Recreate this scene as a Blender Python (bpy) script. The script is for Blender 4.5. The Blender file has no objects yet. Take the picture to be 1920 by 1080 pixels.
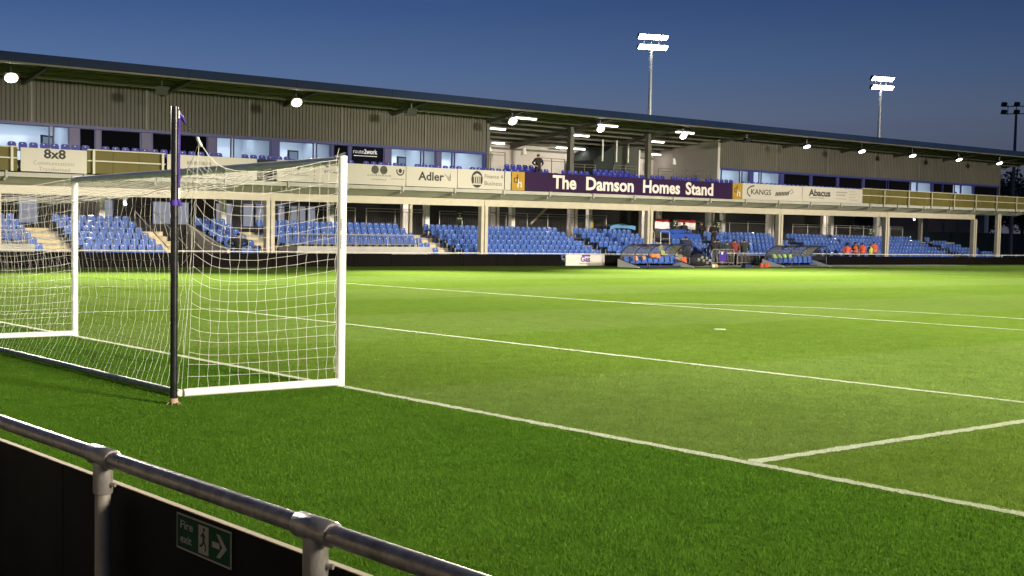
import bpy, bmesh, math, random
import numpy as np
from mathutils import Vector, Matrix
random.seed(7); rng = np.random.default_rng(11)
scene = bpy.context.scene
col = scene.collection
R = math.radians

# ------------------------------------------------------------------ camera
cam_d = bpy.data.cameras.new('camera'); cam = bpy.data.objects.new('camera', cam_d); col.objects.link(cam)
CAM = Vector((-7.622, -11.202, 1.6465))
yaw, pit, rol = 0.624604, -0.0577447, 0.0136211
fw = Vector((math.cos(pit)*math.sin(yaw), math.cos(pit)*math.cos(yaw), math.sin(pit)))
r0 = Vector((math.cos(yaw), -math.sin(yaw), 0)); u0 = r0.cross(fw)
rr = math.cos(rol)*r0 + math.sin(rol)*u0; uu = -math.sin(rol)*r0 + math.cos(rol)*u0
cam.matrix_world = Matrix(((rr.x, uu.x, -fw.x, CAM.x), (rr.y, uu.y, -fw.y, CAM.y), (rr.z, uu.z, -fw.z, CAM.z), (0, 0, 0, 1)))
cam_d.sensor_width = 36; cam_d.lens = 43.84
cam_d.shift_x = 0.13406; cam_d.shift_y = 0.0191
cam_d.clip_start = 0.05; cam_d.clip_end = 6000
scene.camera = cam

# ------------------------------------------------------------------ dusk sky, exposure
world = bpy.data.worlds.new('World'); scene.world = world; world.use_nodes = True
wn = world.node_tree.nodes; wl = world.node_tree.links; wn.clear()
w_out = wn.new('ShaderNodeOutputWorld'); w_bg = wn.new('ShaderNodeBackground')
w_tc = wn.new('ShaderNodeTexCoord'); w_sep = wn.new('ShaderNodeSeparateXYZ'); w_rmp = wn.new('ShaderNodeValToRGB')
wl.new(w_tc.outputs['Generated'], w_sep.inputs[0])
# dusk: the afterglow lies towards -X, the sky darkens smoothly towards +X
wl.new(w_sep.outputs['Z'], w_rmp.inputs[0])
w_p = wn.new('ShaderNodeMath'); w_p.operation = 'MAXIMUM'; w_p.inputs[1].default_value = 0; wl.new(w_sep.outputs['X'], w_p.inputs[0])
w_c = wn.new('ShaderNodeMath'); w_c.operation = 'POWER'; w_c.inputs[1].default_value = 3; wl.new(w_p.outputs[0], w_c.inputs[0])
w_f = wn.new('ShaderNodeMath'); w_f.operation = 'MULTIPLY_ADD'; w_f.inputs[1].default_value = -.64; w_f.inputs[2].default_value = 1.0; wl.new(w_c.outputs[0], w_f.inputs[0])
cr = w_rmp.color_ramp
stops = [(0.0, (.120, .125, .165)), (.06, (.134, .158, .235)), (.095, (.140, .188, .310)), (.128, (.094, .165, .335)), (.178, (.049, .106, .272)), (.30, (.030, .068, .19)), (.55, (.018, .042, .125)), (1.0, (.010, .024, .075))]
cr.elements[0].position, cr.elements[1].position = stops[0][0], stops[-1][0]
cr.elements[0].color = stops[0][1] + (1,); cr.elements[1].color = stops[-1][1] + (1,)
for p, c in stops[1:-1]:
    e = cr.elements.new(p); e.color = c + (1,)
wl.new(w_rmp.outputs[0], w_bg.inputs[0]); wl.new(w_f.outputs[0], w_bg.inputs[1])
wl.new(w_bg.outputs[0], w_out.inputs[0])
vs = scene.view_settings; vs.view_transform = 'Standard'; vs.look = 'None'; vs.exposure = 0; vs.gamma = 1; vs.use_curve_mapping = False
scene.cycles.max_bounces = 6; scene.cycles.transparent_max_bounces = 24; scene.cycles.caustics_reflective = False; scene.cycles.caustics_refractive = False
scene.cycles.sample_clamp_indirect = 4
scene.cycles.use_denoising = True
try: scene.cycles.use_light_tree = True
except Exception: pass

WARM = (1.0, 0.90, 0.74)
# ------------------------------------------------------------------ materials
MATS = {}
def mat(name, base, rough=0.6, metal=0.0, noise=0.0, nscale=6.0, emit=None, estr=0.0, spec=0.5, bump=0.0, bscale=60.0, dark=None, alpha=None):
    if name in MATS: return MATS[name]
    m = bpy.data.materials.new(name); m.use_nodes = True
    n = m.node_tree.nodes; l = m.node_tree.links; b = n['Principled BSDF']
    b.inputs['Base Color'].default_value = (*base, 1); b.inputs['Roughness'].default_value = rough; b.inputs['Metallic'].default_value = metal
    b.inputs['Specular IOR Level'].default_value = spec
    if emit: b.inputs['Emission Color'].default_value = (*emit, 1); b.inputs['Emission Strength'].default_value = estr
    if noise or bump:
        tc = n.new('ShaderNodeTexCoord')
    if noise:
        t = n.new('ShaderNodeTexNoise'); t.inputs['Scale'].default_value = nscale; t.inputs['Detail'].default_value = 6; t.inputs['Roughness'].default_value = .65
        l.new(tc.outputs['Object'], t.inputs['Vector'])
        mr = n.new('ShaderNodeMapRange'); mr.inputs[1].default_value = .3; mr.inputs[2].default_value = .7
        l.new(t.outputs['Fac'], mr.inputs[0])
        mx = n.new('ShaderNodeMix'); mx.data_type = 'RGBA'
        d = dark or tuple(c*(1-noise) for c in base); hi = tuple(min(1, c*(1+noise*.5)) for c in base)
        mx.inputs[6].default_value = (*d, 1); mx.inputs[7].default_value = (*hi, 1)
        l.new(mr.outputs[0], mx.inputs[0]); l.new(mx.outputs[2], b.inputs['Base Color'])
        m2 = n.new('ShaderNodeMapRange'); m2.inputs[3].default_value = max(.05, rough-.12); m2.inputs[4].default_value = min(1, rough+.12)
        l.new(t.outputs['Fac'], m2.inputs[0]); l.new(m2.outputs[0], b.inputs['Roughness'])
    if bump:
        t2 = n.new('ShaderNodeTexNoise'); t2.inputs['Scale'].default_value = bscale; t2.inputs['Detail'].default_value = 4
        l.new(tc.outputs['Object'], t2.inputs['Vector'])
        bp = n.new('ShaderNodeBump'); bp.inputs['Strength'].default_value = bump; bp.inputs['Distance'].default_value = .01
        l.new(t2.outputs['Fac'], bp.inputs['Height']); l.new(bp.outputs[0], b.inputs['Normal'])
    MATS[name] = m
    return m

def emitter(name, colr, s):
    if name in MATS: return MATS[name]
    m = bpy.data.materials.new(name); m.use_nodes = True
    n = m.node_tree.nodes; l = m.node_tree.links; n.clear()
    o = n.new('ShaderNodeOutputMaterial'); e = n.new('ShaderNodeEmission'); e.inputs[0].default_value = (*colr, 1); e.inputs[1].default_value = s
    l.new(e.outputs[0], o.inputs[0]); MATS[name] = m; return m

def clear_mat(name, tint, gloss_rough=.05, opac=.0, haze=(.5, .5, .5), mirror=False):
    m = bpy.data.materials.new(name); m.use_nodes = True
    n = m.node_tree.nodes; l = m.node_tree.links; n.clear()
    o = n.new('ShaderNodeOutputMaterial'); t = n.new('ShaderNodeBsdfTransparent'); t.inputs[0].default_value = (*tint, 1)
    g = n.new('ShaderNodeBsdfGlossy'); g.inputs['Roughness'].default_value = gloss_rough
    f = n.new('ShaderNodeFresnel'); f.inputs[0].default_value = 1.22
    mx = n.new('ShaderNodeMixShader'); (l.new(f.outputs[0], mx.inputs[0]) if mirror else None); mx.inputs[0].default_value = 0; l.new(t.outputs[0], mx.inputs[1]); l.new(g.outputs[0], mx.inputs[2])
    if opac:
        d = n.new('ShaderNodeBsdfDiffuse'); d.inputs[0].default_value = (*haze, 1)
        m2 = n.new('ShaderNodeMixShader'); m2.inputs[0].default_value = opac
        l.new(mx.outputs[0], m2.inputs[1]); l.new(d.outputs[0], m2.inputs[2]); l.new(m2.outputs[0], o.inputs[0])
    else: l.new(mx.outputs[0], o.inputs[0])
    MATS[name] = m; return m

M = dict(
 white=mat('white_powder_coat', (.66, .65, .60), .4, noise=.10, nscale=9),
 cord=mat('net_cord', (.46, .45, .385), .8),
 galv=mat('galvanised_steel', (.35, .315, .275), .36, .45, noise=.50, nscale=30, bump=.08, bscale=90),
 galv_lt=mat('cast_fitting', (.38, .35, .31), .38, .5, noise=.22, nscale=35, bump=.12, bscale=160),
 postpaint=mat('weathered_grey_tube', (.33, .30, .245), .5, .25, noise=.16, nscale=14),
 ply_edge=mat('plywood_edge', (.42, .33, .15), .75, noise=.35, nscale=40),
 blackboard=mat('black_board', (.004, .0032, .0028), .6, spec=.1, noise=.3, nscale=3),
 black=mat('black_plastic', (.010, .010, .011), .28, noise=.2, nscale=8),
 purple=mat('purple_webbing', (.055, .02, .26), .7),
 tape=mat('old_tape', (.38, .25, .17), .8, noise=.4, nscale=60),
 cream=mat('cream_steel', (.50, .45, .34), .5, noise=.10, nscale=2.0),
 clad=mat('corrugated_cladding', (.105, .099, .079), .6, spec=.25, noise=.14, nscale=.7),
 navy=mat('navy_fascia', (.011, .024, .068), .6, noise=.2, nscale=.6, spec=.15),
 roofsheet=mat('roof_sheet', (.12, .112, .085), .6, noise=.2, nscale=.5),
 roofsteel=mat('roof_steel', (.125, .118, .09), .55, noise=.2, nscale=1.2),
 beige=mat('beige_render', (.50, .46, .41), .85, noise=.08, nscale=1.0),
 slab=mat('precast_slab', (.42, .41, .35), .85, noise=.2, nscale=.9),
 conc=mat('terrace_concrete', (.38, .36, .31), .9, noise=.25, nscale=1.3),
 step=mat('step_nosing', (.60, .50, .28), .85, noise=.25, nscale=5),
 olive=mat('olive_panel', (.125, .105, .026), .6, spec=.2, noise=.18, nscale=1.1),
 railpaint=mat('pale_rail_paint', (.50, .47, .34), .5, noise=.1, nscale=3),
 mesh_grey=mat('grey_rail', (.40, .38, .35), .5, .3, noise=.15, nscale=3),
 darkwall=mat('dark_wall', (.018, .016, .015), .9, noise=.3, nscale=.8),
 signw=mat('sign_white', (.50, .465, .385), .55, noise=.05, nscale=1.2),
 signp=mat('sign_purple', (.026, .0075, .042), .6, spec=.2, noise=.15, nscale=.9),
 signg=mat('sign_gold', (.40, .23, .015), .5, noise=.15, nscale=2),
 ink=mat('sign_ink', (.03, .027, .024), .7),
 ink_soft=mat('sign_ink_soft', (.27, .25, .21), .7),
 ink_cream=mat('sign_letter_cream', (.72, .64, .58), .6),
 seat=mat('blue_seat_plastic', (.066, .135, .42), .26, noise=.22, nscale=1.1),
 seat2=mat('dark_blue_seat_plastic', (.022, .032, .27), .42, noise=.22, nscale=1.1),
 frame=mat('blue_window_frame', (.028, .035, .16), .5, noise=.15, nscale=2),
 framep=mat('violet_window_panel', (.055, .048, .13), .5, noise=.15, nscale=2),
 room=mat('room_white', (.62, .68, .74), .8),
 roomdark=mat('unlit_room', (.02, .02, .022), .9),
 tvb=mat('tv_black', (.01, .012, .02), .3),
 tvs=emitter('tv_picture', (.32, .42, .55), .55),
 hoard=mat('hoarding_black', (.006, .0048, .0042), .6, noise=.25, nscale=1.4, spec=.03),
 green_sign=mat('exit_green', (.007, .058, .024), .6, spec=.1),
 green_dark=mat('dark_green_sign', (.010, .028, .014), .5),
 sign_grey=mat('sign_grey_white', (.37, .345, .305), .6, spec=.2),
 red=mat('flag_red', (.55, .02, .03), .85),
 flagw=mat('flag_white', (.82, .78, .76), .85),
 tarp=mat('pale_blue_tarpaulin', (.10, .27, .48), .5, noise=.2, nscale=2),
 cover=mat('blue_cover_cloth', (.03, .09, .42), .55, noise=.15, nscale=2),
 yellow=mat('yellow_paint', (.45, .36, .04), .6),
 dgreen=mat('dark_green_hoarding', (.012, .022, .016), .8, noise=.3, nscale=.4),
 mast=mat('mast_galvanised', (.50, .52, .52), .45, .4, noise=.1, nscale=1),
 mastdark=mat('dark_mast', (.03, .035, .05), .6),
 lampbody=mat('lamp_housing', (.10, .10, .10), .45, .5),
 orange=mat('hi_vis_orange', (.72, .10, .035), .7),
 hivis=mat('hi_vis_yellow', (.62, .68, .08), .7),
 skin=mat('skin', (.42, .25, .18), .6),
 hair=mat('dark_hair', (.018, .013, .010), .7),
 coat=mat('black_coat', (.010, .010, .012), .8),
 coatn=mat('navy_coat', (.014, .02, .05), .8),
 coatg=mat('dark_green_coat', (.02, .035, .03), .8),
 maroon=mat('maroon_coat', (.22, .035, .03), .8),
 trouser=mat('dark_trousers', (.014, .014, .02), .8),
 shoe=mat('shoes', (.01, .01, .01), .5),
 duframe=mat('navy_dugout_frame', (.018, .022, .09), .45),
 path=mat('path_concrete', (.34, .34, .28), .9, noise=.2, nscale=1.5),
 ball=mat('football_white', (.75, .72, .60), .5),
 bark=mat('bark', (.04, .03, .02), .9),
 leaf=mat('night_foliage', (.03, .045, .02), .8, noise=.4, nscale=2),
 peach=mat('peach_bib', (.60, .30, .20), .8),
 speaker=mat('pale_speaker', (.75, .74, .68), .5),
)
M['glass'] = clear_mat('window_glass', (.92, .95, 1.0), opac=.02, haze=(.3, .3, .3))
M['tint'] = clear_mat('dark_window_glass', (.35, .36, .42), opac=.03, haze=(.12, .12, .15))
M['poly'] = clear_mat('clear_polycarbonate', (.93, .93, .93), .12, .14, (.62, .60, .54), True)
def reflector(name, peak, rim, rad, cy, cz):
    m = bpy.data.materials.new(name); m.use_nodes = True; n = m.node_tree.nodes; l = m.node_tree.links; n.clear()
    o = n.new('ShaderNodeOutputMaterial'); e = n.new('ShaderNodeEmission'); tc = n.new('ShaderNodeTexCoord')
    d = n.new('ShaderNodeVectorMath'); d.operation = 'DISTANCE'; d.inputs[1].default_value = (0, cy, cz); l.new(tc.outputs['Object'], d.inputs[0])
    r = n.new('ShaderNodeMapRange'); r.inputs[1].default_value = rad*.35; r.inputs[2].default_value = rad; r.inputs[3].default_value = peak; r.inputs[4].default_value = rim; r.interpolation_type = 'SMOOTHSTEP'; l.new(d.outputs['Value'], r.inputs[0])
    k = n.new('ShaderNodeMapRange'); k.inputs[1].default_value = rad*.4; k.inputs[2].default_value = rad; l.new(d.outputs['Value'], k.inputs[0])
    x = n.new('ShaderNodeMix'); x.data_type = 'RGBA'; x.inputs[6].default_value = (1, .98, .93, 1); x.inputs[7].default_value = (1, .78, .50, 1); l.new(k.outputs[0], x.inputs[0])
    l.new(x.outputs[2], e.inputs[0]); l.new(r.outputs[0], e.inputs[1]); l.new(e.outputs[0], o.inputs[0]); return m
M['lamp_roof'] = reflector('lamp_reflector', 40, .55, .33, -.05, -.02)
M['lamp_hot'] = emitter('lamp_lens', (1.0, .97, .90), 40)
M['lamp_far'] = emitter('lamp_lens_far', (1.0, .98, .94), 14)
M['tube'] = emitter('fluorescent_tube', (1.0, .95, .92), 15)
M['ceil'] = emitter('room_ceiling_light', (.92, .97, 1.0), 7.5)
M['litpane'] = emitter('backlit_blind', (.62, .64, .75), .42)

# ------------------------------------------------------------------ mesh builder
class MB:
    def __init__(s): s.v, s.f, s.m, s.sm = [], [], [], False
    def add(s, vs, fs, mi=0):
        o = len(s.v); s.v += [tuple(p) for p in vs]; s.f += [tuple(i+o for i in f) for f in fs]; s.m += [mi]*len(fs); return s
    def box(s, x0, x1, y0, y1, z0, z1, mi=0):
        return s.add([(x0,y0,z0),(x1,y0,z0),(x1,y1,z0),(x0,y1,z0),(x0,y0,z1),(x1,y0,z1),(x1,y1,z1),(x0,y1,z1)],
                     [(0,3,2,1),(4,5,6,7),(0,1,5,4),(1,2,6,5),(2,3,7,6),(3,0,4,7)], mi)
    def hexa(s, bot, top, mi=0):
        return s.add(list(bot)+list(top), [(3,2,1,0),(4,5,6,7),(0,1,5,4),(1,2,6,5),(2,3,7,6),(3,0,4,7)], mi)
    def prism(s, poly, d, mi=0):      # closed polygon (3D pts) swept by vector d
        n = len(poly); d = Vector(d); p = [Vector(q) for q in poly]
        return s.add(p+[q+d for q in p], [tuple(range(n))[::-1], tuple(range(n, 2*n))]+[(i,(i+1)%n,(i+1)%n+n,i+n) for i in range(n)], mi)
    def path(s, pts, r, n=8, mi=0, cap=True):
        P = [Vector(p) for p in pts]; k = len(P); rs = r if isinstance(r, (list, tuple)) else [r]*k
        o = len(s.v); ref = None
        for i, p in enumerate(P):
            t = (P[min(i+1, k-1)]-P[max(i-1, 0)]).normalized()
            if ref is None:
                ref = Vector((0, 0, 1)) if abs(t.z) < .9 else Vector((1, 0, 0))
            a = t.cross(ref); a = a.normalized() if a.length > 1e-6 else t.orthogonal().normalized()
            b = a.cross(t); ref = b
            for j in range(n):
                an = 2*math.pi*j/n
                s.v.append(tuple(p+(a*math.cos(an)+b*math.sin(an))*rs[i]))
        for i in range(k-1):
            for j in range(n):
                a0, a1 = o+i*n+j, o+i*n+(j+1) % n
                s.f.append((a0, a1, a1+n, a0+n)); s.m.append(mi)
        if cap:
            s.f.append(tuple(o+j for j in range(n))[::-1]); s.m.append(mi)
            s.f.append(tuple(o+(k-1)*n+j for j in range(n))); s.m.append(mi)
        return s
    def ell(s, c, r, mi=0, nu=10, nv=7):
        o = len(s.v); c = Vector(c); r = r if isinstance(r, (tuple, list)) else (r, r, r)
        vs = [(c.x, c.y, c.z-r[2])]
        for i in range(1, nv):
            a = math.pi*i/nv
            for j in range(nu):
                b = 2*math.pi*j/nu
                vs.append((c.x+r[0]*math.sin(a)*math.cos(b), c.y+r[1]*math.sin(a)*math.sin(b), c.z-r[2]*math.cos(a)))
        vs.append((c.x, c.y, c.z+r[2])); fs = []
        for j in range(nu):
            fs.append((0, 1+(j+1) % nu, 1+j))
            fs.append((len(vs)-1, 1+(nv-2)*nu+j, 1+(nv-2)*nu+(j+1) % nu))
            for i in range(nv-2):
                a0, a1 = 1+i*nu+j, 1+i*nu+(j+1) % nu
                fs.append((a0, a1, a1+nu, a0+nu))
        return s.add(vs, fs, mi)
    def mesh(s, name, mats, smooth=None, off=(0, 0, 0)):
        me = bpy.data.meshes.new(name)
        v = s.v if off == (0, 0, 0) else [(a-off[0], b-off[1], c-off[2]) for a, b, c in s.v]
        me.from_pydata(v, [], s.f)
        for q in mats: me.materials.append(q)
        if len(mats) > 1: me.polygons.foreach_set('material_index', s.m)
        if smooth is not None:
            me.polygons.foreach_set('use_smooth', [True]*len(s.f))
            try: me.set_sharp_from_angle(angle=R(smooth))
            except Exception: pass
        me.update(); return me
    def build(s, name, mats, parent=None, smooth=None, base=None):
        mats = mats if isinstance(mats, (list, tuple)) else [mats]
        if parent is not None:
            off = tuple(parent.matrix_basis.translation)
            if parent.parent: off = tuple(Vector(off)+parent.parent.matrix_basis.translation)
            o = bpy.data.objects.new(name, s.mesh(name, mats, smooth, off)); col.objects.link(o); o.parent = parent
            return o
        a = np.array(s.v); lo, hi = a.min(0), a.max(0)
        b = base or (float(lo[0]+hi[0])/2, float(lo[1]+hi[1])/2, float(lo[2]))
        o = bpy.data.objects.new(name, s.mesh(name, mats, smooth, tuple(b))); col.objects.link(o); o.location = b
        return o

def tag(o, label, cat, group=None, kind=None):
    if label: o['label'] = label
    if cat: o['category'] = cat
    if group: o['group'] = group
    if kind: o['kind'] = kind
    return o
def thing(name, loc, label, cat, group=None):
    o = bpy.data.objects.new(name, None); col.objects.link(o); o.location = loc; o.empty_display_size = .3
    return tag(o, label, cat, group)
def struct(o): o['kind'] = 'structure'; return o
def clone(root, loc, label=None, parent=None):
    c = root.copy(); col.objects.link(c); c.location = loc
    if label: c['label'] = label
    if parent is not None: c.parent = parent
    for ch in root.children:
        d = ch.copy(); col.objects.link(d); d.parent = c
        for g in ch.children:
            e = g.copy(); col.objects.link(e); e.parent = d
    return c
BB = MB().box
def box(name, m, parent, x0, x1, y0, y1, z0, z1): return MB().box(x0, x1, y0, y1, z0, z1).build(name, m, parent)

def text(body, parent, m, x, y, z, w=None, h=.5, rotz=0, bold=0.0, name='lettering', align='LEFT', yz=None, ext=.004):
    """lettering standing upright, its face towards -Y (rotz 0); x, z its lower left corner; fitted to width w and cap height h"""
    cu = bpy.data.curves.new(name, 'FONT'); cu.body = body; cu.size = 1; cu.extrude = 0.004; cu.offset = bold; cu.resolution_u = 3
    t = bpy.data.objects.new('tmp', cu); col.objects.link(t)
    dg = bpy.context.evaluated_depsgraph_get()
    me = bpy.data.meshes.new_from_object(t.evaluated_get(dg)); bpy.data.objects.remove(t)
    n = len(me.vertices); co = np.empty(n*3, dtype=np.float32); me.vertices.foreach_get('co', co); co = co.reshape(-1, 3)
    lo, hi = co.min(0), co.max(0)
    cap = .72
    sz = h/cap; sx = sz if w is None else w/(hi[0]-lo[0])
    q = np.empty_like(co); q[:, 0] = (co[:, 0]-lo[0])*sx; q[:, 2] = co[:, 1]*sz; q[:, 1] = -(co[:, 2])/.004*ext
    ca, sa = math.cos(rotz), math.sin(rotz)
    p = np.empty_like(q); p[:, 0] = ca*q[:, 0]-sa*q[:, 1]; p[:, 1] = sa*q[:, 0]+ca*q[:, 1]; p[:, 2] = q[:, 2]
    off = np.array(parent.matrix_basis.translation) if parent else np.zeros(3)
    p += np.array((x, y, z), dtype=np.float32)-off.astype(np.float32)
    me.vertices.foreach_set('co', p.astype(np.float32).ravel()); me.update()
    me.materials.clear(); me.materials.append(m)
    o = bpy.data.objects.new(name, me); col.objects.link(o); o.parent = parent
    return o
def disc(cx, y, cz, rx, rz, n=24, d=.004):
    pts = [(cx+rx*math.cos(2*math.pi*i/n), y, cz+rz*math.sin(2*math.pi*i/n)) for i in range(n)]
    return MB().prism(pts, (0, d, 0))
def arc(cx, y, cz, rx, rz, a0, a1, t, n=20, d=.004):
    o = [(cx+rx*math.cos(R(a0+(a1-a0)*i/n)), y, cz+rz*math.sin(R(a0+(a1-a0)*i/n))) for i in range(n+1)]
    q = [(cx+(rx-t)*math.cos(R(a0+(a1-a0)*i/n)), y, cz+(rz-t)*math.sin(R(a0+(a1-a0)*i/n))) for i in range(n+1)]
    b = MB()
    for i in range(n): b.prism([o[i], o[i+1], q[i+1], q[i]], (0, d, 0))
    return b

# ================================================================== THE GROUND
def grass_nodes(m, blades=False):
    n = m.node_tree.nodes; l = m.node_tree.links; b = n['Principled BSDF']
    def math_(op, a, c=None, clamp=False):
        k = n.new('ShaderNodeMath'); k.operation = op; k.use_clamp = clamp
        for i, q in enumerate((a, c)):
            if q is None: continue
            if isinstance(q, (int, float)): k.inputs[i].default_value = q
            else: l.new(q, k.inputs[i])
        return k.outputs[0]
    def mix(f, a, c):
        k = n.new('ShaderNodeMix'); k.data_type = 'RGBA'
        if isinstance(f, (int, float)): k.inputs[0].default_value = f
        else: l.new(f, k.inputs[0])
        for i, q in ((6, a), (7, c)):
            if isinstance(q, tuple): k.inputs[i].default_value = (*q, 1)
            else: l.new(q, k.inputs[i])
        return k.outputs[2]
    def noise(sc, det=4, rough=.6, vec=None):
        k = n.new('ShaderNodeTexNoise'); k.inputs['Scale'].default_value = sc; k.inputs['Detail'].default_value = det; k.inputs['Roughness'].default_value = rough
        l.new(vec or pos, k.inputs['Vector']); return k.outputs['Fac']
    def rng_(v, a, c, o0=0., o1=1.):
        k = n.new('ShaderNodeMapRange'); k.inputs[1].default_value = a; k.inputs[2].default_value = c; k.inputs[3].default_value = o0; k.inputs[4].default_value = o1
        l.new(v, k.inputs[0]); return k.outputs[0]
    g = n.new('ShaderNodeNewGeometry'); pos = g.outputs['Position']
    sp = n.new('ShaderNodeSeparateXYZ'); l.new(pos, sp.inputs[0]); X, Y = sp.outputs[0], sp.outputs[1]
    wob = math_('MULTIPLY', math_('SUBTRACT', noise(.9, 3), .5), .9)
    ph = math_('FRACT', math_('DIVIDE', math_('ADD', math_('ADD', Y, .4), wob), 10.2))
    up = math_('MULTIPLY', rng_(ph, .48, .52), rng_(ph, 1.0, .97))           # pale half of each pair of mown strips
    inside = rng_(X, -.12, .02)
    lim = math_('MULTIPLY', inside, rng_(Y, 37.9, 37.6))
    up = math_('MULTIPLY', up, lim)
    big = rng_(noise(.23, 5, .6), .3, .7); mid = rng_(noise(2.6, 5, .7), .25, .75); fine = rng_(noise(24, 5, .8), .28, .72)
    dk = mix(big, (.088, .152, .020), (.100, .164, .025)); pl = mix(big, (.101, .164, .030), (.114, .178, .037))
    c = mix(up, dk, pl)
    rough_grass = mix(big, (.053, .122, .011), (.066, .138, .013))             # longer turf behind the goal line
    c = mix(inside, rough_grass, c)
    hs = n.new('ShaderNodeHueSaturation'); l.new(c, hs.inputs['Color'])
    v = math_('ADD', math_('ADD', math_('MULTIPLY', mid, .34), math_('MULTIPLY', rng_(noise(9, 4, .7), .28, .72), .22)), math_('MULTIPLY', fine, .42)); l.new(math_('ADD', v, .54), hs.inputs['Value'])
    c = hs.outputs[0]
    worn = math_('MULTIPLY', rng_(noise(.55, 6, .7), .60, .74), .25); c = mix(worn, c, (.105, .135, .03))
    divot = math_('MULTIPLY', rng_(noise(5.5, 6, .75), .655, .72), .55); c = mix(divot, c, (.030, .062, .009))
    straw = math_('MULTIPLY', rng_(noise(13, 5, .8), .66, .74), .40); c = mix(straw, c, (.17, .18, .06))
    if blades:
        at = n.new('ShaderNodeAttribute'); at.attribute_name = 'tint'; s2 = n.new('ShaderNodeSeparateColor'); l.new(at.outputs['Color'], s2.inputs[0])
        h2 = n.new('ShaderNodeHueSaturation'); l.new(c, h2.inputs['Color']); l.new(rng_(s2.outputs[0], 0, 1, .70, 1.36), h2.inputs['Value'])
        c = mix(s2.outputs[1], h2.outputs[0], (.38, .40, .27))
    l.new(c, b.inputs['Base Color']); b.inputs['Roughness'].default_value = .9; b.inputs['Specular IOR Level'].default_value = .0
    if not blades:
        bp = n.new('ShaderNodeBump'); bp.inputs['Strength'].default_value = .4; bp.inputs['Distance'].default_value = .015
        l.new(math_('ADD', math_('MULTIPLY', noise(55, 4, .7), .7), math_('MULTIPLY', noise(7, 3), .5)), bp.inputs['Height']); l.new(bp.outputs[0], b.inputs['Normal'])
gm = bpy.data.materials.new('pitch_turf'); gm.use_nodes = True; grass_nodes(gm)
bm_ = bpy.data.materials.new('grass_blades'); bm_.use_nodes = True; grass_nodes(bm_, True)
pitch = MB().add([(-1500, -1500, 0), (1500, -1500, 0), (1500, 1500, 0), (-1500, 1500, 0)], [(0, 1, 2, 3)]).build('pitch', gm, base=(0, 0, 0)); struct(pitch)
MATS['paint'] = mat('line_paint', (.29, .33, .19), .9, noise=.35, nscale=38, dark=(.14, .21, .065))

# white lines: each with a hand-rolled, slightly ragged edge
def white_line(name, a, b, w=.11, step=.06, curve=None, z=.004):
    a, b = Vector(a), Vector(b); n = max(2, int((b-a).length/step)) if curve is None else 400
    mb = MB(); vs = []
    for i in range(n+1):
        t = i/n
        if curve is None: p = a.lerp(b, t); d = (b-a).normalized()
        else:
            p = curve(t); d = (curve(min(1, t+.002))-curve(max(0, t-.002))).normalized()
        nn = Vector((-d.y, d.x))
        e1, e2 = w/2+rng.normal(0, .010), w/2+rng.normal(0, .010)
        q, s = p+nn*e1, p-nn*e2
        vs += [(q.x, q.y, z), (s.x, s.y, z)]
    mb.add(vs, [(2*i, 2*i+1, 2*i+3, 2*i+2) for i in range(n)])
    return struct(mb.build(name, MATS['paint']))
GC = 3.72
white_line('goal_line', (0, -30.2), (0, 37.7))
white_line('goal_area_line', (.06, GC-9.11), (5.385, GC-9.11), z=.005)
white_line('goal_area_line', (.06, GC+9.11), (5.385, GC+9.11), z=.005)
white_line('goal_area_line', (5.44, GC-9.165), (5.44, GC+9.165))
white_line('penalty_area_line', (16.44, GC-20.16), (16.44, GC+20.16))
white_line('penalty_area_line', (.06, GC+20.16), (16.385, GC+20.16), step=.3, z=.005)
white_line('penalty_area_line', (.06, GC-20.16), (16.385, GC-20.16), step=.3, z=.005)
al = math.acos(5.5/9.15)
white_line('penalty_arc', (0, 0), (0, 0), curve=lambda t: Vector((11+9.09*math.cos(-al+2*al*t), GC+9.09*math.sin(-al+2*al*t))), z=.005)
struct(MB().prism([(11+.11*math.cos(i*.3927)*(1+.25*random.random()), GC+.10*math.sin(i*.3927)*(1+.3*random.random()), .001) for i in range(16)], (0, 0, .004)).build('penalty_spot', mat('worn_spot', (.24, .29, .14), .9, noise=.4, nscale=20)))
white_line('touchline', (0, 37.7), (105, 37.7), step=.3, z=.006)
white_line('halfway_line', (52.5, -30.2), (52.5, 37.7), step=.3, z=.007)
struct(box('path', M['path'], None, 52.6, 83, 38.7, 42.2, .001, .012))

struct(box('walkway', M['conc'], None, -40, -6.26, -40, 60, .002, .02))  # unseen ground behind the barrier, added to bounce warm light onto it

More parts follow.
